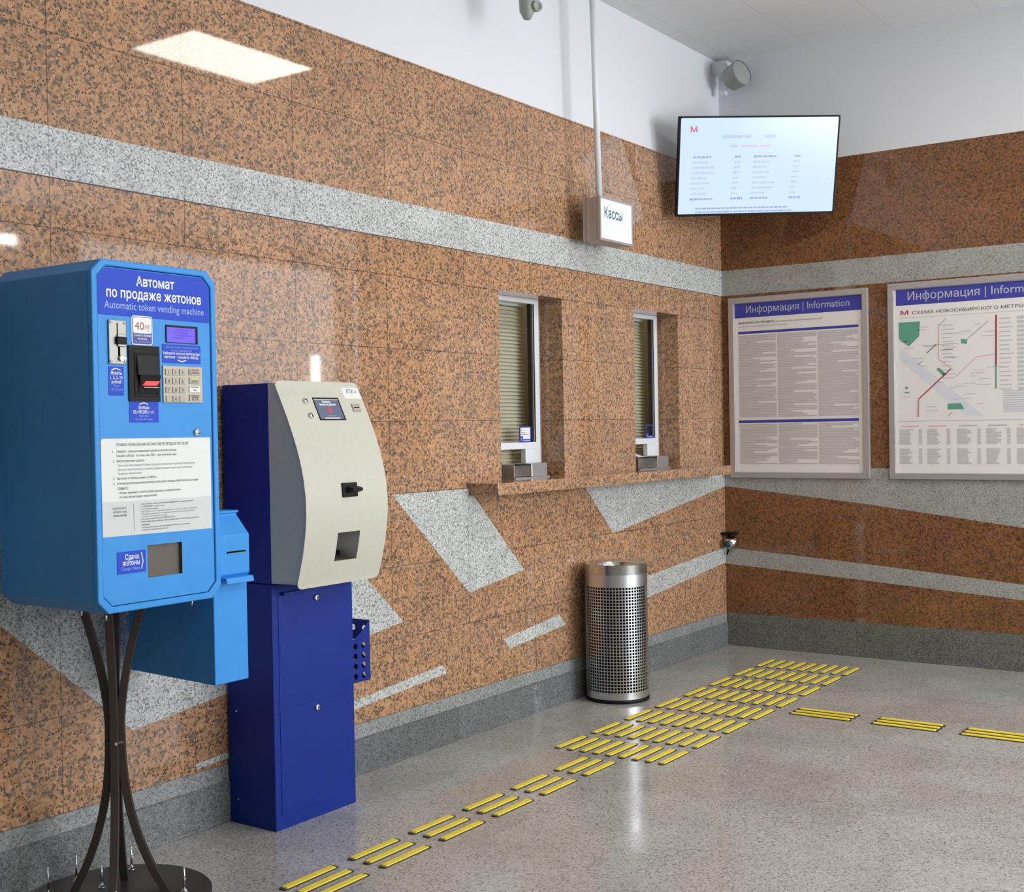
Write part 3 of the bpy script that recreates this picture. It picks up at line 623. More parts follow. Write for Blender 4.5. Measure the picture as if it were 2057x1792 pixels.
m = MB(); m.lathe([(0.0115, 0.0), (0.0115, 0.006), (0.008, 0.008), (0.0, 0.008)], dr.p(-4.937, 1.4575), 'chrome', 20, dr.N); m.rect(dr, -4.9385, -4.9355, 1.452, 1.463, 0.0078, 0.0085, 'hole'); m.build('lock', tm)
# instruction panel
m = MB(); m.prism(dr, [(u0+0.001, 1.26), (u1-0.008, 1.257), (u1-0.008, 1.441), (u0+0.006, 1.443), (u0+0.001, 1.437)], 0.0, 0.0012, 'paper')
m.prism(dr, [(u0+0.001, 1.159), (u1-0.008, 1.156), (u1-0.008, 1.257), (u0+0.001, 1.26)], 0.0, 0.0012, 'paper_grey')
NN = 0.0016
def tx(s_, u_, v_, sz, wd, ink='ink', bold=0.003): m.text(dr, s_, u_, v_, sz, ink, wd, 'L', NN, bold)
tx('ПРАВИЛА ПОЛЬЗОВАНИЯ АВТОМАТОМ ПО ПРОДАЖЕ ЖЕТОНОВ', -5.237, 1.4205, 0.0115, 0.265)
tx('1.', -5.251, 1.402, 0.0095, None); tx('Наберите с помощью клавиатуры нужное количество жетонов.', -5.237, 1.402, 0.0095, 0.22)
tx('Нажмите «ВВОД» – без чека, или «ЧЕК» – для получения чека.', -5.237, 1.389, 0.0095, 0.22)
tx('2.', -5.251, 1.374, 0.0095, None); tx('Внесите денежные средства.', -5.237, 1.374, 0.0095, 0.1)
tx('-При полной оплате выбранного количества выдача жетонов и сдачи происходит автоматически.', -5.235, 1.361, 0.009, 0.29, 'ink_grey', 0)
tx('-При оплате крупной купюрой, достоинство которой не позволяет выдать сдачу, купюра будет', -5.235, 1.349, 0.009, 0.28, 'ink_grey', 0)
tx('возвращена автоматически.', -5.233, 1.3375, 0.009, 0.084, 'ink_grey', 0)
tx('3.', -5.251, 1.323, 0.0095, None); tx('При отказе от покупки, нажмите «ОТМЕНА».', -5.237, 1.323, 0.0095, 0.143)
tx('4.', -5.251, 1.3085, 0.0095, None); tx('Если при приобретении жетонов произошел сбой в работе автомата, обратитесь в кассу станции.', -5.237, 1.3085, 0.0095, 0.303)
tx('ПОМНИТЕ!', -5.236, 1.293, 0.0105, 0.038)
tx('- Автомат принимает к оплате купюры указанные на лицевой панели.', -5.234, 1.281, 0.0095, 0.23); tx('- На сдачу автомат выдает только монеты.', -5.234, 1.2685, 0.0095, 0.14)
for i, s_ in enumerate(('RULES FOR USE OF', 'AUTOMATIC TOKEN', 'VENDING MACHINE')): tx(s_, -5.254, 1.2365-0.0105*i, 0.0085, 0.048)
m.line(dr, [(-5.1805, 1.25), (-5.1805, 1.169)], 0.0009, NN, 'ink')
EN = [('1. Enter the number of tokens you need. Press «ВВОД/ENTER» if a receipt is not needed', 0.2, 'ink'), ('   or «ЧЕК/RECEIPT» to get a receipt.', 0.085, 'ink'), ('2. Insert banknotes or coins.', 0.065, 'ink'), ('   Upon full payment of the selected tokens amount, issuance of tokens and change occurs automatically.', 0.212, 'ink_grey'), ('   When paying in a large banknote, the denomination of which does not allow giving the change,', 0.198, 'ink_grey'), ('   the banknote will be returned automatically.', 0.095, 'ink_grey'), ('3. If you cancel your purchase, press «ОТМЕНА/CANCEL».', 0.13, 'ink'), ('4. If the vending machine malfunctions while purchasing tokens, contact the cashier of the station.', 0.222, 'ink'), ('REMEMBER!', 0.03, 'ink'), ('For payment the machine accepts only the banknotes indicated on the front panel.', 0.182, 'ink'), ('For change the machine gives out coins only.', 0.098, 'ink')]
for i, (s_, wd, ink) in enumerate(EN):
    sp = 0.004 if s_.startswith('   ') or i > 7 else 0.0
    tx(s_.strip(), -5.157+sp, 1.2455-0.0075*i-(0.002 if i > 7 else 0), 0.0066, wd, ink, 0.0)
m.build('instruction_panel', tm, label='white instruction panel with small black print')
# receipt dispenser on the right flank
m = MB(); sd = Frame((0, 0, 0), (0, -1, 0), (0, 0, 1))
# profile in (u=-y, v=z)
rx0, rx1 = -4.846, -4.703
prof = [(0.08, 0.66), (0.505, 0.648), (0.505, 0.985), (0.52, 0.999), (0.52, 1.124), (0.463, 1.185), (0.463, 1.192), (0.08, 1.192)]
m.prism(Frame((0, 0, 0), (0, -1, 0), (0, 0, 1)), prof, -rx1, -rx0, 'blue'); rd = m.build('receipt_dispenser', tm, bevel=0.003, recalc=True)
m = MB(); f2 = FL(-0.52); m.rect(f2, -4.80, -4.722, 1.0655, 1.0725, 0.0, 0.002, 'hole'); m.line(f2, [(-4.798, 1.0665), (-4.724, 1.0665)], 0.002, 0.0025, 'green'); m.build('receipt_slot', rd)
m = MB(); m.prism(Frame((0, 0, 0), (0, -1, 0), (0, 0, 1)), [(0.5, 0.994), (0.545, 0.99), (0.55, 0.972), (0.546, 0.972), (0.54, 0.983), (0.5, 0.986)], 4.712, 4.828, 'blue'); m.build('receipt_shelf', rd, recalc=True, bevel=0.0015)
m = MB(); m.prism(Frame((0, 0, 0), (0, -1, 0), (0, 0, 1)), [(0.1, 1.192), (0.468, 1.192), (0.468, 1.2), (0.1, 1.2)], 4.70, 4.849, 'blue'); m.build('lid', rd, recalc=True, bevel=0.0015)
m = MB(); m.box(-4.853, -4.846, -0.42, -0.18, 0.97, 1.15, 'black2'); m.build('mounting_bracket', rd)
# legs, base and anchor bolts
def legr(z):
    return 0.018+0.13*((0.55-z)/0.54)**2.5 if z < 0.55 else 0.018+0.078*((z-0.55)/0.39)**1.6
for dx, dy in ((-1, 1), (1, -1), (-1, -1), (1, 1)):
    e = Vector((dx, dy, 0)).normalized(); pts = []
    for i in range(33):
        z = 0.012+(0.937-0.012)*i/32; r_ = legr(z); pts.append((CX+e.x*r_, CY+e.y*r_, z))
    m = MB(); m.sweep(pts, 0.012, 'iron', side=(-e.y, e.x, 0)); m.build('leg', tm, bevel=0.0015)
m = MB(); m.lathe([(0.0, 0.0), (0.283, 0.0), (0.285, 0.002), (0.285, 0.010), (0.283, 0.012), (0.0, 0.012)], (CX, CY, 0), 'iron', 72); m.build('base_plate', tm)
m = MB(); m.lathe([(0.0, 0.49), (0.03, 0.49), (0.03, 0.5), (0.0, 0.5)], (CX, CY, 0), 'iron', 20); m.cyl((CX-0.02, CY-0.03, 0.495), (CX+0.02, CY+0.03, 0.495), 0.005, m='chrome', seg=10); m.build('leg_clamp', tm)
for bx, by, bh in ((-5.20, -0.115, 0.09), (-5.075, -0.085, 0.085), (-5.064, -0.2, 0.078), (-4.905, -0.145, 0.075), (-5.20, -0.45, 0.08), (-4.95, -0.46, 0.08)):
    m = MB(); m.cyl((bx, by, 0.012), (bx, by, 0.012+bh), 0.0035, m='chrome', seg=10); m.lathe([(0.0, 0.0), (0.013, 0.0), (0.013, 0.002), (0.009, 0.002), (0.009, 0.009), (0.0, 0.009)], (bx, by, 0.012), 'chrome', 6); m.build('anchor_bolt', tm)
for bx, by in ((-5.24, -0.37), (-5.265, -0.52), (-4.93, -0.5)):
    m = MB(); m.cyl((bx, by, 0.937), (bx, by, 0.915), 0.003, m='chrome', seg=10); m.build('fixing_bolt', tm)

# ------------------------------------------------------------------ beige and navy kiosk
KX0, KX1, KYF, KYB = -4.352, -3.922, -0.255, -0.016
ki = thing('card_kiosk', ((KX0+KX1)/2, -0.14, 0.0), 'navy floor cabinet with curved beige front and small screen, against the wall', 'kiosk')
m = MB(); m.box(KX0, KX1, KYF, KYB, 0.0, 0.9, 'navy'); m.build('lower_cabinet', ki, bevel=0.002)
m = MB(); m.box(KX0, KX1, KYF, KYB, 0.903, 1.632, 'navy'); m.build('upper_cabinet', ki, bevel=0.002)
kf = FL(KYF)
m = MB(); m.rect(kf, -4.322, -3.947, 0.443, 0.868, 0.0, 0.002, 'navy'); du = m.build('door', ki, bevel=0.001)
m = MB(); m.lathe([(0.012, 0.0), (0.012, 0.007), (0.008, 0.009), (0.0, 0.009)], kf.p(-4.126, 0.829, 0.002), 'chrome', 20, kf.N); m.rect(kf, -4.1275, -4.1245, 0.823, 0.835, 0.0108, 0.0116, 'hole'); m.build('lock', du)
m = MB(); m.rect(kf, -4.308, -3.96, 0.858, 0.868, 0.002, 0.02, 'navy'); m.build('door_lip', du, bevel=0.001)
m = MB(); m.rect(kf, -4.322, -3.947, 0.05, 0.437, 0.0, 0.002, 'navy'); dl = m.build('door', ki, bevel=0.001)
m = MB(); m.lathe([(0.012, 0.0), (0.012, 0.007), (0.008, 0.009), (0.0, 0.009)], kf.p(-4.132, 0.414, 0.002), 'chrome', 20, kf.N); m.rect(kf, -4.1335, -4.1305, 0.408, 0.42, 0.0108, 0.0116, 'hole'); m.build('lock', dl)
for sy, sz in ((-0.06, 0.42), (-0.06, 0.09)):
    m = MB(); m.cyl((KX0, sy, sz), (KX0-0.003, sy, sz), 0.004, m='chrome', seg=10); m.build('screw', ki)
# curved hood
KZ = [1.641, 1.583, 1.505, 1.422, 1.34, 1.258, 1.176, 1.094, 1.012, 0.949, 0.89]; KY = [-0.294, -0.321, -0.358, -0.393, -0.42, -0.437, -0.443, -0.437, -0.422, -0.405, -0.389]
def hy(z):
    for i in range(len(KZ)-1):
        if KZ[i] >= z >= KZ[i+1]:
            t = (KZ[i]-z)/(KZ[i]-KZ[i+1])
            p0, p1, p2, p3 = KY[max(i-1, 0)], KY[i], KY[i+1], KY[min(i+2, len(KY)-1)]
            return 0.5*((2*p1)+(-p0+p2)*t+(2*p0-5*p1+4*p2-p3)*t*t+(-p0+3*p1-3*p2+p3)*t**3)
    return KY[0] if z > KZ[0] else KY[-1]
zrow = [0.89+(1.641-0.89)*i/64 for i in range(65)]
m = MB(); side = [(-hy(z)-0.004, z) for z in zrow if 0.905 <= z <= 1.63]
poly = [(-KYF-0.001, 0.905)]+side+[(-KYF-0.001, 1.63)]
m.prism(Frame((0, 0, 0), (0, -1, 0), (0, 0, 1)), poly, -(KX0+0.003+0.0), -(KX0+0.009), 'beige') if False else None
sf = Frame((0, 0, 0), (0, -1, 0), (0, 0, 1))   # N = -x
m.prism(sf, poly, -(KX0+0.010), -(KX0+0.002), 'beige'); m.prism(sf, poly, -(KX1-0.002), -(KX1-0.010), 'beige')
m.prism(sf, [(-KYF-0.001, 1.622), (0.288, 1.622), (0.288, 1.63), (-KYF-0.001, 1.63)], -(KX1-0.01), -(KX0+0.01), 'beige'); m.prism(sf, [(-KYF-0.001, 0.905), (0.385, 0.905), (0.385, 0.913), (-KYF-0.001, 0.913)], -(KX1-0.01), -(KX0+0.01), 'beige')
m.build('hood', ki, recalc=True)
HT = (-4.189, -4.069, 0.977, 1.083)        # dispensing opening
m = MB(); kk = m.mi('beige')
PX0, PX1, RC = KX0-0.006, KX1+0.004, 0.026
zr = sorted(set([z for z in zrow if min(abs(z-HT[2]), abs(z-HT[3])) > 0.004]+[HT[2], HT[3], 0.893, 0.897, 0.903, 1.638, 1.634, 1.628]))
ux = [PX0, PX0+0.1, HT[0], (HT[0]+HT[1])/2, HT[1], PX1-0.1, PX1]
def inset(z):
    d = min(z-0.89, 1.641-z)
    return 0.0 if d >= RC else RC-math.sqrt(max(RC*RC-(RC-d)**2, 0.0))
grid = {}
for j, z in enumerate(zr):
    ins = inset(z)
    for i, x in enumerate(ux):
        xx = min(max(x, PX0+ins), PX1-ins); grid[i, j] = m.bm.verts.new((xx, hy(z), z))
for j in range(len(zr)-1):
    for i in range(len(ux)-1):
        if ux[i] >= HT[0]-1e-6 and ux[i+1] <= HT[1]+1e-6 and zr[j] >= HT[2]-1e-6 and zr[j+1] <= HT[3]+1e-6: continue
        f = m.bm.faces.new((grid[i, j], grid[i+1, j], grid[i+1, j+1], grid[i, j+1])); f.material_index = kk; f.smooth = True
plate = m.build('front_plate', ki, solid=0.004, split=True)
# dispensing recess
m = MB(); a, b, c, d = HT; y0, y1 = -0.40, -0.30
ya = hy(c)+0.003; yb = hy(d)+0.003
def q4(p, mm): m.face([Vector(v) for v in p], mm)
q4(((a, ya, c), (b, ya, c), (b, y1, c+0.01), (a, y1, c+0.01)), 'wood'); q4(((a, yb, d), (a, y1, d), (b, y1, d), (b, yb, d)), 'wood'); q4(((a, y1, c+0.01), (b, y1, c+0.01), (b, y1, d), (a, y1, d)), 'alu')
q4(((a, ya, c), (a, y1, c+0.01), (a, y1, d), (a, yb, d)), 'paper_grey'); q4(((b, ya, c), (b, yb, d), (b, y1, d), (b, y1, c+0.01)), 'alu')
m.cyl((-4.125, y1-0.001, 1.05), (-4.125, y1-0.004, 1.05), 0.006, m='black', seg=12); m.cyl((-4.125, y1-0.001, 1.03), (-4.125, y1-0.004, 1.03), 0.003, m='black', seg=12); m.box(-4.12, -4.07, y1-0.03, y1-0.001, 0.99, 1.005, 'black')
m.build('dispensing_tray', ki, label='open grey dispensing recess')
# curved-plate local frame
def kframe(z):
    dz = 0.004; t = Vector((0, hy(z+dz)-hy(z-dz), 2*dz)).normalized()
    return Frame((0, hy(z), z), (1, 0, 0), t)
kz = kframe(1.5375)
m = MB(); m.ring(kz, [(-4.194, -0.047), (-4.055, -0.047), (-4.055, 0.047), (-4.194, 0.047)], [(-4.19, -0.043), (-4.059, -0.043), (-4.059, 0.041), (-4.19, 0.041)], -0.001, 0.002, 'black'); m.rect(kz, -4.19, -4.059, -0.043, 0.041, -0.001, 0.0005, 'screen_grey')
m.text(kz, 'Внимание,', -4.126, 0.025, 0.0135, 'screen_white', 0.042, 'C', 0.0012, 0.01); m.text(kz, 'автомат не работает', -4.125, 0.0135, 0.0135, 'screen_white', 0.088, 'C', 0.0012, 0.01)
for q in ([(-4.138, 0.006), (-4.112, -0.018)], [(-4.112, 0.006), (-4.138, -0.018)], [(-4.142, -0.006), (-4.108, -0.006)], [(-4.125, 0.008), (-4.125, -0.02)]): m.line(kz, q, 0.0035, 0.0012, 'screen_red')
m.line(kz, [(-4.15, -0.03), (-4.10, -0.03)], 0.003, 0.0012, 'ink_grey'); m.line(kz, [(-4.165, -0.039), (-4.082, -0.039)], 0.003, 0.0012, 'screen_white'); m.build('screen', ki, label='dark screen with an out of order notice')
for z in (1.565, 1.511):
    kq = kframe(z); m = MB(); m.lathe([(0.012, -0.001), (0.012, 0.006), (0.009, 0.008), (0.0, 0.008)], kq.p(-4.236, 0, 0), 'chrome', 20, kq.N); m.rect(kq, -4.2375, -4.2345, -0.006, 0.006, 0.0078, 0.0086, 'hole'); m.build('lock', ki)
kq = kframe(1.599); m = MB(); m.rect(kq, -4.017, -3.924, -0.0255, 0.0255, -0.0005, 0.0008, 'paper'); m.text(kq, 'АТК-1', -3.995, -0.001, 0.024, 'ink', 0.056, 'L', 0.0012, 0.0); m.build('number_label', ki, label='white paper label with handwritten characters')
kq = kframe(1.5415); m = MB(); m.prism(kq, rrect(-3.995, -3.952, -0.0165, 0.0165, 0.003), -0.001, 0.004, 'keysteel'); m.rect(kq, -3.987, -3.959, -0.002, 0.002, 0.004, 0.0046, 'hole'); m.build('card_slot', ki)
kq = kframe(1.238); m = MB(); m.rect(kq, -4.169, -4.089, -0.027, 0.026, -0.001, 0.006, 'black'); rdv = m.build('card_reader', ki, bevel=0.002)
m = MB(); m.hexa([kq.p(*q) for q in ((-4.15, -0.012, 0.006), (-4.085, -0.012, 0.006), (-4.085, 0.012, 0.006), (-4.15, 0.012, 0.006))], [kq.p(*q) for q in ((-4.143, -0.008, 0.034), (-4.09, -0.008, 0.034), (-4.09, 0.003, 0.034), (-4.143, 0.003, 0.034))], 'black'); m.build('reader_mouth', rdv, bevel=0.002)
# perforated receipt basket on the right flank
m = MB(); bx0, bx1, by = KX1+0.001, -3.694, -0.14
bf = FL(by); hz = [0.579-0.041*i for i in range(4)]; hxs = [-3.782, -3.733, -3.845]
def holed(mb, fr_, u0_, u1_, v0_, v1_, cols, rows, r_, mname):
    # plate with circular holes: one cell per hole
    us = [u0_]+[ (cols[i]+cols[i+1])/2 for i in range(len(cols)-1)]+[u1_]; vs = [v0_]+[(rows[i]+rows[i+1])/2 for i in range(len(rows)-1)]+[v1_]
    for i, cu in enumerate(cols):
        for j, cv in enumerate(rows):
            a_, b_, c_, d_ = us[i], us[i+1], vs[j], vs[j+1]; N_ = 16; ring = []; out = []
            for q in range(N_):
                t = 2*math.pi*q/N_; ring.append((cu+r_*math.cos(t), cv+r_*math.sin(t)))
                dx, dy = math.cos(t), math.sin(t); sx = ((b_-cu) if dx > 0 else (a_-cu))/dx if abs(dx) > 1e-9 else 1e9; sy = ((d_-cv) if dy > 0 else (c_-cv))/dy if abs(dy) > 1e-9 else 1e9
                s_ = min(sx, sy); out.append((cu+dx*s_, cv+dy*s_))
            for q in range(N_):
                p = (q+1) % N_
                mb.face([fr_.p(*ring[q]), fr_.p(*out[q]), fr_.p(*out[p]), fr_.p(*ring[p])], mname)
            for (eu, ev), (q1, q2) in (((b_, d_), (None, None)), ((a_, d_), (None, None)), ((a_, c_), (None, None)), ((b_, c_), (None, None))):
                # fill the corner triangle
                best = sorted(range(N_), key=lambda q: (math.atan2(out[q][1]-cv, out[q][0]-cu)-math.atan2(ev-cv, eu-cu)) % (2*math.pi))
                n1, n0 = best[0], best[-1]
                pa, pb = out[n0], out[n1]
                if abs((pb[0]-pa[0])*(ev-pa[1])-(pb[1]-pa[1])*(eu-pa[0])) > 1e-9: mb.face([fr_.p(*pa), fr_.p(eu, ev), fr_.p(*pb)], mname)
holed(m, bf, bx0, bx1, 0.432, 0.6, sorted(hxs), sorted(hz), 0.0125, 'navy')
# concave lip of the front panel
lip = []
for i in range(13):
    t = i/12.0; lip.append((bx0+(bx1-0.006-bx0)*t, 0.602+0.07*max(0.0, (t-0.45)/0.55)**1.7))
for (a_, b_), (c_, d_) in zip(lip[:-1], lip[1:]): m.face([bf.p(a_, 0.6), bf.p(c_, 0.6), bf.p(c_, d_), bf.p(a_, b_)], 'navy')
m.face([bf.p(bx1-0.006, 0.6), bf.p(bx1, 0.6), bf.p(bx1, 0.675), bf.p(bx1-0.006, 0.672)], 'navy')
rb = Frame((bx1, 0, 0), (0, 1, 0), (0, 0, 1))   # right flank, faces +x
holed(m, rb, by, -0.02, 0.432, 0.676, [-0.112, -0.05], sorted(hz+[0.641]), 0.0125, 'navy')
m.face([Vector(p) for p in ((bx0, by, 0.432), (bx0, -0.02, 0.432), (bx1, -0.02, 0.432), (bx1, by, 0.432))], 'navy')
m.build('receipt_basket', ki, solid=0.0015, label='navy open basket with round holes')

# ------------------------------------------------------------------ waste bin
BX, BY, BR = -1.766, -0.19, 0.166
bn = thing('waste_bin', (BX, BY, 0), 'tall perforated stainless steel waste bin under the counter ledge', 'bin')
m = MB(); m.lathe([(0.0, 0.0), (BR+0.003, 0.0), (BR+0.004, 0.004), (BR+0.004, 0.016), (BR+0.001, 0.02), (0.0, 0.02)], (BX, BY, 0), 'black', 64); m.build('base_ring', bn, label='black rubber base ring')
m = MB(); m.lathe([(BR, 0.02), (BR, 0.055)], (BX, BY, 0), 'steel', 72); m.lathe([(BR, 0.612), (BR, 0.675)], (BX, BY, 0), 'steel', 72)
nc, nr = 62, 34; zb0, zb1 = 0.055, 0.612; kst = m.mi('steel')
def cp(th, z): return m.bm.verts.new((BX+BR*math.cos(th), BY+BR*math.sin(th), z))
for c_ in range(nc):
    t0 = 2*math.pi*c_/nc; t1 = 2*math.pi*(c_+1)/nc; ti0 = t0+(t1-t0)*0.14; ti1 = t0+(t1-t0)*0.86
    for r_ in range(nr):
        z0 = zb0+(zb1-zb0)*r_/nr; z1 = zb0+(zb1-zb0)*(r_+1)/nr; zi0 = z0+(z1-z0)*0.15; zi1 = z0+(z1-z0)*0.85
        o = [cp(t0, z0), cp(t1, z0), cp(t1, z1), cp(t0, z1)]; i_ = [cp(ti0, zi0), cp(ti1, zi0), cp(ti1, zi1), cp(ti0, zi1)]
        for q in range(4):
            f = m.bm.faces.new((o[q], o[(q+1) % 4], i_[(q+1) % 4], i_[q])); f.material_index = kst; f.smooth = True
bmesh.ops.remove_doubles(m.bm, verts=m.bm.verts, dist=1e-5)
m.build('perforated_body', bn, solid=0.0012, split=True)
m = MB(); m.lathe([(BR-0.012, 0.02), (BR-0.012, 0.66)], (BX, BY, 0), 'hole', 48); m.build('liner', bn, label='dark inner liner')
m = MB(); m.lathe([(BR+0.0005, 0.675), (BR+0.0015, 0.676), (BR+0.0015, 0.7255)]+[(BR+0.0015, 0.7255), (BR-0.002, 0.7275), (BR-0.006, 0.7275), (0.112, 0.718), (0.1, 0.7), (0.1, 0.66), (0.096, 0.66)], (BX, BY, 0), 'brushed', 72); m.build('top_rim', bn, split=True, label='polished steel rim with round opening')

# ------------------------------------------------------------------ tactile strips
def strip_mesh(length):
    world0(); m = MB(); fr_ = Frame((0, 0, 0), (1, 0, 0), (0, 1, 0)); h = length/2
    m.prism(fr_, rrect(-h, h, -0.0155, 0.0155, 0.006, 2), 0.0, 0.004, 'carrier'); a_ = m.build('tactile_strip', local=True)
    m = MB(); m.hexa([fr_.p(u, v, 0.0035) for u, v in rrect(-h+0.011, h-0.011, -0.0135, 0.0135, 0.004, 2)], [fr_.p(u, v, 0.0075) for u, v in rrect(-h+0.014, h-0.014, -0.0125, 0.0125, 0.004, 2)], 'yellow'); b_ = m.build('yellow_insert', a_, local=True)
    return a_, b_
used = {}
def place_strip(x, y, length, rz, label, group):
    if length not in used:
        a_, b_ = strip_mesh(length); used[length] = (a_, b_)
    else:
        pa, pb = used[length]; a_ = pa.copy(); COL.objects.link(a_); b_ = pb.copy(); COL.objects.link(b_); b_.parent = a_
    a_.location = (x, y, 0.0); a_.rotation_euler = (0, 0, rz); tag(a_, label, 'floor strip', group)
ORD = ['first', 'second', 'third', 'fourth', 'fifth', 'sixth', 'seventh', 'eighth', 'ninth']
G = 'yellow tactile strips on the floor'
for r_ in range(8):
    x = -2.833+0.3168*r_+0.1265
    for c_ in range(9):
        place_strip(x, -0.487-0.0662*c_, 0.253, 0.0, 'yellow strip in the wide floor field, %s row from the posters, %s from the bin' % (ORD[7-r_], ORD[c_]), G)
SIDE = ['left-hand', 'middle', 'right-hand']
for k_ in range(6):
    x = -4.753+0.3205*k_+0.1255
    for c_ in range(3):
        place_strip(x, -0.688-0.069*c_, 0.251, 0.0, '%s yellow strip in the %s trio from the photographer, lane beside the machines' % (SIDE[c_], ORD[k_]), G)
for k_ in range(3):
    for c_ in range(3):
        place_strip(-1.655+0.0565*c_, -1.275-0.4155*k_, 0.32, math.radians(90), '%s yellow strip in the %s trio of the lane branching right' % (('nearest', 'middle', 'farthest')[c_], ORD[k_]), G)

# ------------------------------------------------------------------ television in the corner
tv = bpy.data.objects.new('television', None); COL.objects.link(tv)
tag(tv, 'flat television with a bright pale screen, tilted down in the wall corner', 'television')
ty, tp, tr_ = math.radians(224.711), math.radians(-16.11), math.radians(1.912)
n_ = Vector((math.cos(ty)*math.cos(tp), math.sin(ty)*math.cos(tp), math.sin(tp))); h_ = Vector((-math.sin(ty), math.cos(ty), 0)); v_ = n_.cross(h_)
hh = h_*math.cos(tr_)+v_*math.sin(tr_); vv = v_*math.cos(tr_)-h_*math.sin(tr_); tc = Vector((-0.553, -0.513, 2.9985))
tv.matrix_world = Matrix(((hh.x, vv.x, n_.x, tc.x), (hh.y, vv.y, n_.y, tc.y), (hh.z, vv.z, n_.z, tc.z), (0, 0, 0, 1)))
tf = Frame((0, 0, 0), (1, 0, 0), (0, 1, 0)); TW, THT = 0.5, 0.2907
m = MB(); m.rect(tf, -TW, TW, -THT, THT, -0.035, -0.004, 'tvbody'); m.rect(tf, -0.3, 0.3, -0.22, 0.15, -0.06, -0.035, 'tvbody')
m.ring(tf, rrect(-TW, TW, -THT, THT, 0.012), rrect(-TW+0.011, TW-0.011, -THT+0.014, THT-0.01, 0.006), -0.004, 0.0, 'tvbody'); m.build('casing', tv, local=True, bevel=0.002)
m = MB(); m.rect(tf, -TW+0.01, TW-0.01, -THT+0.013, THT-0.009, -0.005, -0.002, 'tvscreen'); ZN = -0.0015
# picture coordinates of the content: u from the left edge, v from the top
def tl(u_, v_, wd, th, mm='tvink'): m.line(tf, [(-TW+u_, THT-v_), (-TW+u_+wd, THT-v_)], th, ZN, mm)
m.ring(tf, rrect(-0.44, -0.378, 0.186, 0.248, 0.0309, 5), rrect(-0.438, -0.38, 0.188, 0.246, 0.0289, 5), -0.003, ZN, 'tvink'); m.text(tf, 'М', -0.409, 0.2, 0.045, 'tvred', 0.04, 'C', ZN, 0.01)
for q, wd in ((0.266, 0.13), (0.405, 0.04), (0.53, 0.07)): tl(q, 0.119, wd, 0.018)
for q, wd, mm in ((0.324, 0.04, 'tvink'), (0.385, 0.11, 'tvpink'), (0.51, 0.06, 'tvpink')): tl(q, 0.174, wd, 0.014, mm)
rows = [0.115, 0.095, 0.14, 0.135, 0.095, 0.115, 0.085, 0.1, 0.14]; rows2 = [0.145, 0.1, 0.085, 0.11, 0.085, 0.14, 0.14, 0.09, 0.11]
def words(u_, v_, wd, th, mm):           # a line of print too small to read: separate word blocks
    q = u_
    while q < u_+wd:
        b_ = min(0.012+0.02*random.random(), u_+wd-q); tl(q, v_, b_, th*(0.8+0.4*random.random()), mm); q += b_+0.004
for i in range(9):
    v__ = 0.235+0.0306*i; mm = 'tvink2' if i in (0, 8) else 'tvink'
    words(0.092-0.0015*i, v__, rows[i], 0.011, mm); words(0.35-0.002*i, v__, 0.075 if i == 8 else 0.038, 0.011, mm); words(0.468-0.001*i, v__, rows2[i], 0.011, mm); words(0.725-0.003*i, v__, 0.075 if i == 8 else 0.038, 0.011, mm)
words(0.118, 0.536, 0.58, 0.009, 'tvink2'); words(0.118, 0.557, 0.61, 0.009, 'tvink2')
m.build('screen', tv, local=True, label='bright pale blue screen with rows of small print')
m = MB()
inv = tv.matrix_world.inverted(); a_ = inv @ Vector((-0.02, -0.02, 3.02)); m.cyl((0, -0.03, -0.06), a_, 0.02, m='black', seg=14); m.rect(tf, -0.12, 0.12, -0.13, 0.07, -0.068, -0.06, 'black'); m.build('wall_arm', tv, local=True)

# ------------------------------------------------------------------ hanging lit sign
ks = thing('ticket_office_sign', (-1.72, -0.15, 2.437), 'small lit white box sign hanging from a white rod by the granite wall', 'sign')
sy = -0.2; kf2 = FL(sy); s0, s1_, sz0, sz1 = -1.895, -1.546, 2.437, 2.668
m = MB(); m.box(s0+0.003, s1_-0.003, sy+0.004, sy+0.1, sz0+0.004, sz1-0.004, 'taupe')
for yy in (0.0, 0.022, 0.066, 0.09): m.box(s0, s1_, sy+yy, sy+yy+0.011, sz0, sz1, 'taupe')
m.ring(kf2, [(s0, sz0), (s1_, sz0), (s1_, sz1), (s0, sz1)], [(s0+0.012, sz0+0.012), (s1_-0.012, sz0+0.012), (s1_-0.012, sz1-0.012), (s0+0.012, sz1-0.012)], 0.0, 0.005, 'alu'); m.build('housing', ks)
m = MB(); m.rect(kf2, s0+0.012, s1_-0.012, sz0+0.012, sz1-0.012, 0.0, 0.002, 'signface'); m.text(kf2, 'Кассы', s0+0.05, sz0+0.125, 0.075, 'signink', 0.19, 'L', 0.0025, 0.022); m.text(kf2, 'Ticket offices', s0+0.05, sz0+0.055, 0.05, 'signink2', 0.26, 'L', 0.0025)
m.build('lit_face', ks, label='glowing white face with blue lettering')
m = MB(); m.cyl((-1.862, -0.182, sz1-0.004), (-1.905, -0.182, H_CEIL), 0.0165, m='pvc', seg=20); m.build('hanging_rod', ks, label='white hanging rod')

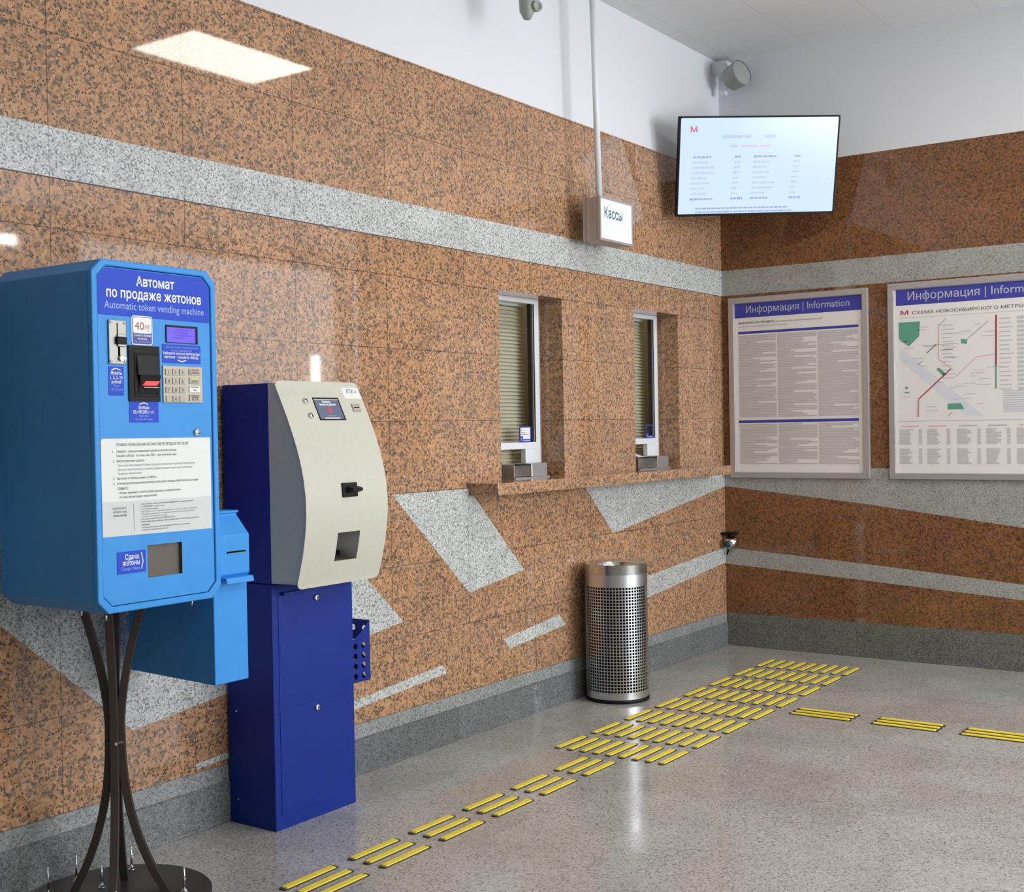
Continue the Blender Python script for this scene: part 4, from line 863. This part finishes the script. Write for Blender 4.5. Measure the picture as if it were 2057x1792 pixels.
# ------------------------------------------------------------------ loudspeaker in the top corner
sp = thing('loudspeaker', (-0.16, -0.15, 3.68), 'round off-white loudspeaker in the top wall corner above the television', 'loudspeaker')
ax = (-F*0.72+R*0.58+U*0.25).normalized(); c0 = Vector((-0.17, -0.165, 3.69))+R*0.05
m = MB(); m.lathe([(0.0, -0.085), (0.06, -0.085), (0.074, -0.07), (0.084, 0.02), (0.086, 0.03), (0.081, 0.034)], c0, 'speaker', 40, ax); m.build('drum', sp)
m = MB(); m.lathe([(0.081, 0.03), (0.06, 0.036), (0.0, 0.038)], c0, 'speaker', 40, ax); m.build('grille', sp)
m = MB(); m.box(-0.1, -0.002, -0.1, -0.002, 3.735, 3.81, 'pvc'); m.cyl((-0.06, -0.06, 3.75), tuple(c0-ax*0.06), 0.014, m='pvc', seg=14); m.box(-0.12, -0.08, -0.1, -0.06, 3.585, 3.615, 'pvc'); m.cyl((-0.1, -0.08, 3.6), tuple(c0-ax*0.05), 0.01, m='pvc', seg=12); m.build('bracket', sp)
# ------------------------------------------------------------------ small camera high on the left wall
sc_ = thing('security_camera', (-2.66, -0.18, 3.45), 'grey security camera cut off by the top edge, high on the white wall', 'camera')
cc = Vector((-2.66, -0.28, 3.46))
m = MB(); m.lathe([(0.0, -0.09), (0.018, -0.085), (0.036, -0.05), (0.04, 0.02), (0.036, 0.12), (0.0, 0.12)], cc, 'speaker', 12); m.build('body', sc_)
m = MB(); m.lathe([(0.0, 0.0), (0.022, 0.0), (0.026, 0.02), (0.026, 0.03), (0.018, 0.03), (0.016, 0.022), (0.0, 0.022)], cc+R*0.034+Vector((0, 0, -0.03)), 'speaker', 24, (R*0.6-F*0.8)); m.build('lens_ring', sc_)
m = MB(); m.box(-2.69, -2.63, -0.27, -0.001, 3.58, 3.62, 'pvc'); m.build('wall_arm', sc_)
# ------------------------------------------------------------------ corner sensor
cs = thing('corner_sensor', (-0.05, -0.05, 0.68), 'small silver cylinder with teal cap fixed low in the wall corner', 'sensor')
ax2 = (-F*0.6-R*0.7-U*0.25).normalized(); c1 = Vector((-0.055, -0.062, 0.682))
m = MB(); m.lathe([(0.0, -0.04), (0.03, -0.04), (0.032, -0.03), (0.032, 0.03), (0.0, 0.03)], c1, 'chrome', 24, ax2); m.build('barrel', cs)
m = MB(); m.lathe([(0.024, 0.03), (0.022, 0.042), (0.0, 0.046)], c1, 'teal', 24, ax2); m.build('cap', cs, label='teal cap')
m = MB(); m.box(-0.075, -0.002, -0.09, -0.002, 0.735, 0.748, 'black'); m.cyl((-0.04, -0.045, 0.735), tuple(c1), 0.012, m='black', seg=12); m.build('bracket', cs)
m = MB(); m.cyl(tuple(c1+Vector((0.02, 0.02, -0.03))), (-0.02, -0.02, 0.6), 0.006, m='black', seg=10); m.build('cable', cs)

# ------------------------------------------------------------------ posters
def poster(y0, y1, z0, z1, label):
    t = thing('information_poster', (-0.015, -(y0+y1)/2, z0), label, 'poster', 'framed information posters'); fr_ = FB(0.0)
    o = [(y0, z0), (y1, z0), (y1, z1), (y0, z1)]; w_ = 0.038; i_ = [(y0+w_, z0+w_), (y1-w_, z0+w_), (y1-w_, z1-w_), (y0+w_, z1-w_)]
    m = MB(); m.ring(fr_, o, i_, 0.0, 0.028, 'alu')
    for (a_, b_), (c_, d_) in zip(o, i_): m.line(fr_, [(a_+(c_-a_)*0.1, b_+(d_-b_)*0.1), (c_, d_)], 0.0016, 0.0292, 'ink_grey')
    m.build('frame', t, bevel=0.004)
    return t, FB(-0.012)
p1, pf = poster(0.055, 0.985, 1.106, 2.279, 'framed information notice with three columns of fine print, beside the corner')
m = MB(); a_, b_, c_, d_ = 0.093, 0.947, 1.144, 2.241; m.rect(pf, a_, b_, c_, d_, -0.011, 0.0, 'poster'); m.rect(pf, a_+0.003, b_, 2.147, d_-0.001, 0.0, 0.0006, 'sticker2')
m.text(pf, 'Информация | Information', 0.177, 2.178, 0.062, 'poster_light', 0.688, 'L', 0.001)
m.text(pf, 'ВЫПИСКА ИЗ ПРАВИЛ', 0.124, 2.107, 0.018, 'ink', 0.242, 'L', 0.001, 0.01); m.text(pf, 'пользования Новосибирским метрополитеном', 0.375, 2.107, 0.014, 'ink_grey', 0.316, 'L', 0.001); m.line(pf, [(0.124, 2.089), (0.46, 2.089)], 0.006, 0.001, 'poster_text')
m.line(pf, [(0.119, 2.05), (0.921, 2.05)], 0.016, 0.001, 'sticker2'); m.line(pf, [(0.116, 1.472), (0.916, 1.472)], 0.018, 0.001, 'sticker2')
def column(x0, x1, top, bot):
    z = top
    while z > bot:
        q = random.random(); full = 1.0 if q < 0.62 else 0.3+0.65*random.random()
        m.line(pf, [(x0, z), (x0+(x1-x0)*full, z)], 0.0082, 0.0008, 'poster_text'); z -= 0.0105
for x0, x1 in ((0.122, 0.378), (0.389, 0.648), (0.658, 0.916)):
    column(x0, x1, 2.028, 1.495); column(x0, x1, 1.452, 1.19)
m.build('printed_sheet', p1, label='printed sheet with blue header')
p2, pf = poster(1.106, 2.42, 1.106, 2.289, 'framed metro map poster with green blocks, cut off by the right edge')
m = MB(); a_, b_, c_, d_ = 1.144, 2.382, 1.144, 2.251; m.rect(pf, a_, b_, c_, d_, -0.011, 0.0, 'poster'); m.rect(pf, a_+0.01, b_, 2.154, d_-0.002, 0.0, 0.0006, 'sticker2')
m.text(pf, 'Информация | Information', 1.226, 2.184, 0.068, 'poster_light', 0.80, 'L', 0.001)
m.text(pf, 'М', 1.205, 2.098, 0.034, 'red', 0.045, 'C', 0.001, 0.01); m.text(pf, 'СХЕМА НОВОСИБИРСКОГО МЕТРОПОЛИТЕНА', 1.252, 2.097, 0.026, 'ink', 0.84, 'L', 0.001)
m.line(pf, [(1.155, 2.078), (2.37, 2.078)], 0.002, 0.001, 'poster_text')
m.prism(pf, [(1.171, 1.953), (1.229, 1.906), (1.292, 1.965), (1.297, 2.052), (1.169, 2.053)], 0.0, 0.001, 'green')
m.prism(pf, [(1.181, 1.9), (1.66, 1.48), (1.56, 1.48), (1.17, 1.83)], 0.0, 0.0004, 'river')
for poly in ([(1.534, 1.909), (1.569, 1.902), (1.571, 1.93), (1.536, 1.935)], [(1.391, 1.762), (1.433, 1.718), (1.452, 1.728), (1.405, 1.772)], [(1.452, 1.52), (1.55, 1.522), (1.53, 1.557), (1.455, 1.556)], [(1.2, 1.65), (1.225, 1.65), (1.212, 1.668)], [(1.2, 1.625), (1.228, 1.625), (1.228, 1.633), (1.2, 1.633)]): m.prism(pf, list(poly), 0.0, 0.001, 'green')
m.line(pf, [(1.408, 2.03), (1.404, 1.821), (1.476, 1.768)], 0.007, 0.0012, 'pink'); m.line(pf, [(1.476, 1.762), (1.284, 1.587), (1.28, 1.48)], 0.006, 0.0012, 'red'); m.line(pf, [(1.28, 1.587), (1.276, 1.478)], 0.008, 0.0014, 'pink')
m.line(pf, [(1.504, 1.715), (1.623, 1.825), (1.736, 1.838)], 0.005, 0.0012, 'pink'); m.line(pf, [(1.57, 1.93), (1.69, 2.03)], 0.003, 0.0012, 'ink_grey'); m.line(pf, [(1.335, 1.86), (1.392, 1.91)], 0.004, 0.0012, 'ink'); m.line(pf, [(1.31, 1.905), (1.52, 1.91)], 0.002, 0.0012, 'ink_grey')
m.line(pf, [(1.278, 1.79), (1.31, 1.815)], 0.003, 0.0012, 'ink'); m.line(pf, [(1.41, 2.02), (1.45, 2.06)], 0.002, 0.0012, 'ink'); m.line(pf, [(1.455, 1.48), (1.48, 1.505)], 0.002, 0.0012, 'ink')
m.line(pf, [(1.735, 2.063), (1.731, 1.77)], 0.009, 0.0012, 'red'); m.line(pf, [(1.731, 1.77), (1.729, 1.636)], 0.008, 0.0012, 'green')
for i in range(14): m.line(pf, [(1.425, 2.02-0.012*i*2), (1.425+0.05+0.03*random.random(), 2.02-0.024*i)], 0.005, 0.001, 'poster_light')
random.seed(3)
for i in range(34):
    x = 1.17+random.random()*0.52; z = 1.5+random.random()*0.52; m.line(pf, [(x, z), (x+0.03+0.05*random.random(), z)], 0.004, 0.001, 'poster_light')
for i in range(17): z = 2.04-0.0255*i; m.line(pf, [(1.75, z), (1.75+0.05+0.03*random.random(), z)], 0.006, 0.001, 'poster_text'); m.line(pf, [(1.85, z), (2.3, z)], 0.016, 0.001, 'poster_light')
for i in range(10): z = 1.62-0.013*i; m.line(pf, [(1.77, z), (1.9+0.3*random.random(), z)], 0.006, 0.001, 'poster_light')
m.line(pf, [(1.16, 1.455), (2.37, 1.455)], 0.004, 0.001, 'poster_light')
for k_, x in enumerate((1.167, 1.332, 1.507, 1.673, 1.842, 2.01, 2.18)):
    m.line(pf, [(x+0.01, 1.424), (x+0.115, 1.424)], 0.008, 0.001, 'pink' if k_ in (0, 1, 4) else 'poster_text')
    for zz in (1.403, 1.286):
        for i in range(9): z = zz-0.0105*i; m.line(pf, [(x, z), (x+0.05+0.035*random.random(), z)], 0.0075, 0.001, 'poster_text'); m.line(pf, [(x+0.115, z), (x+0.134, z)], 0.0075, 0.001, 'poster_text')
m.build('printed_sheet', p2, label='printed sheet with blue header and metro map')

bpy.context.view_layer.update()
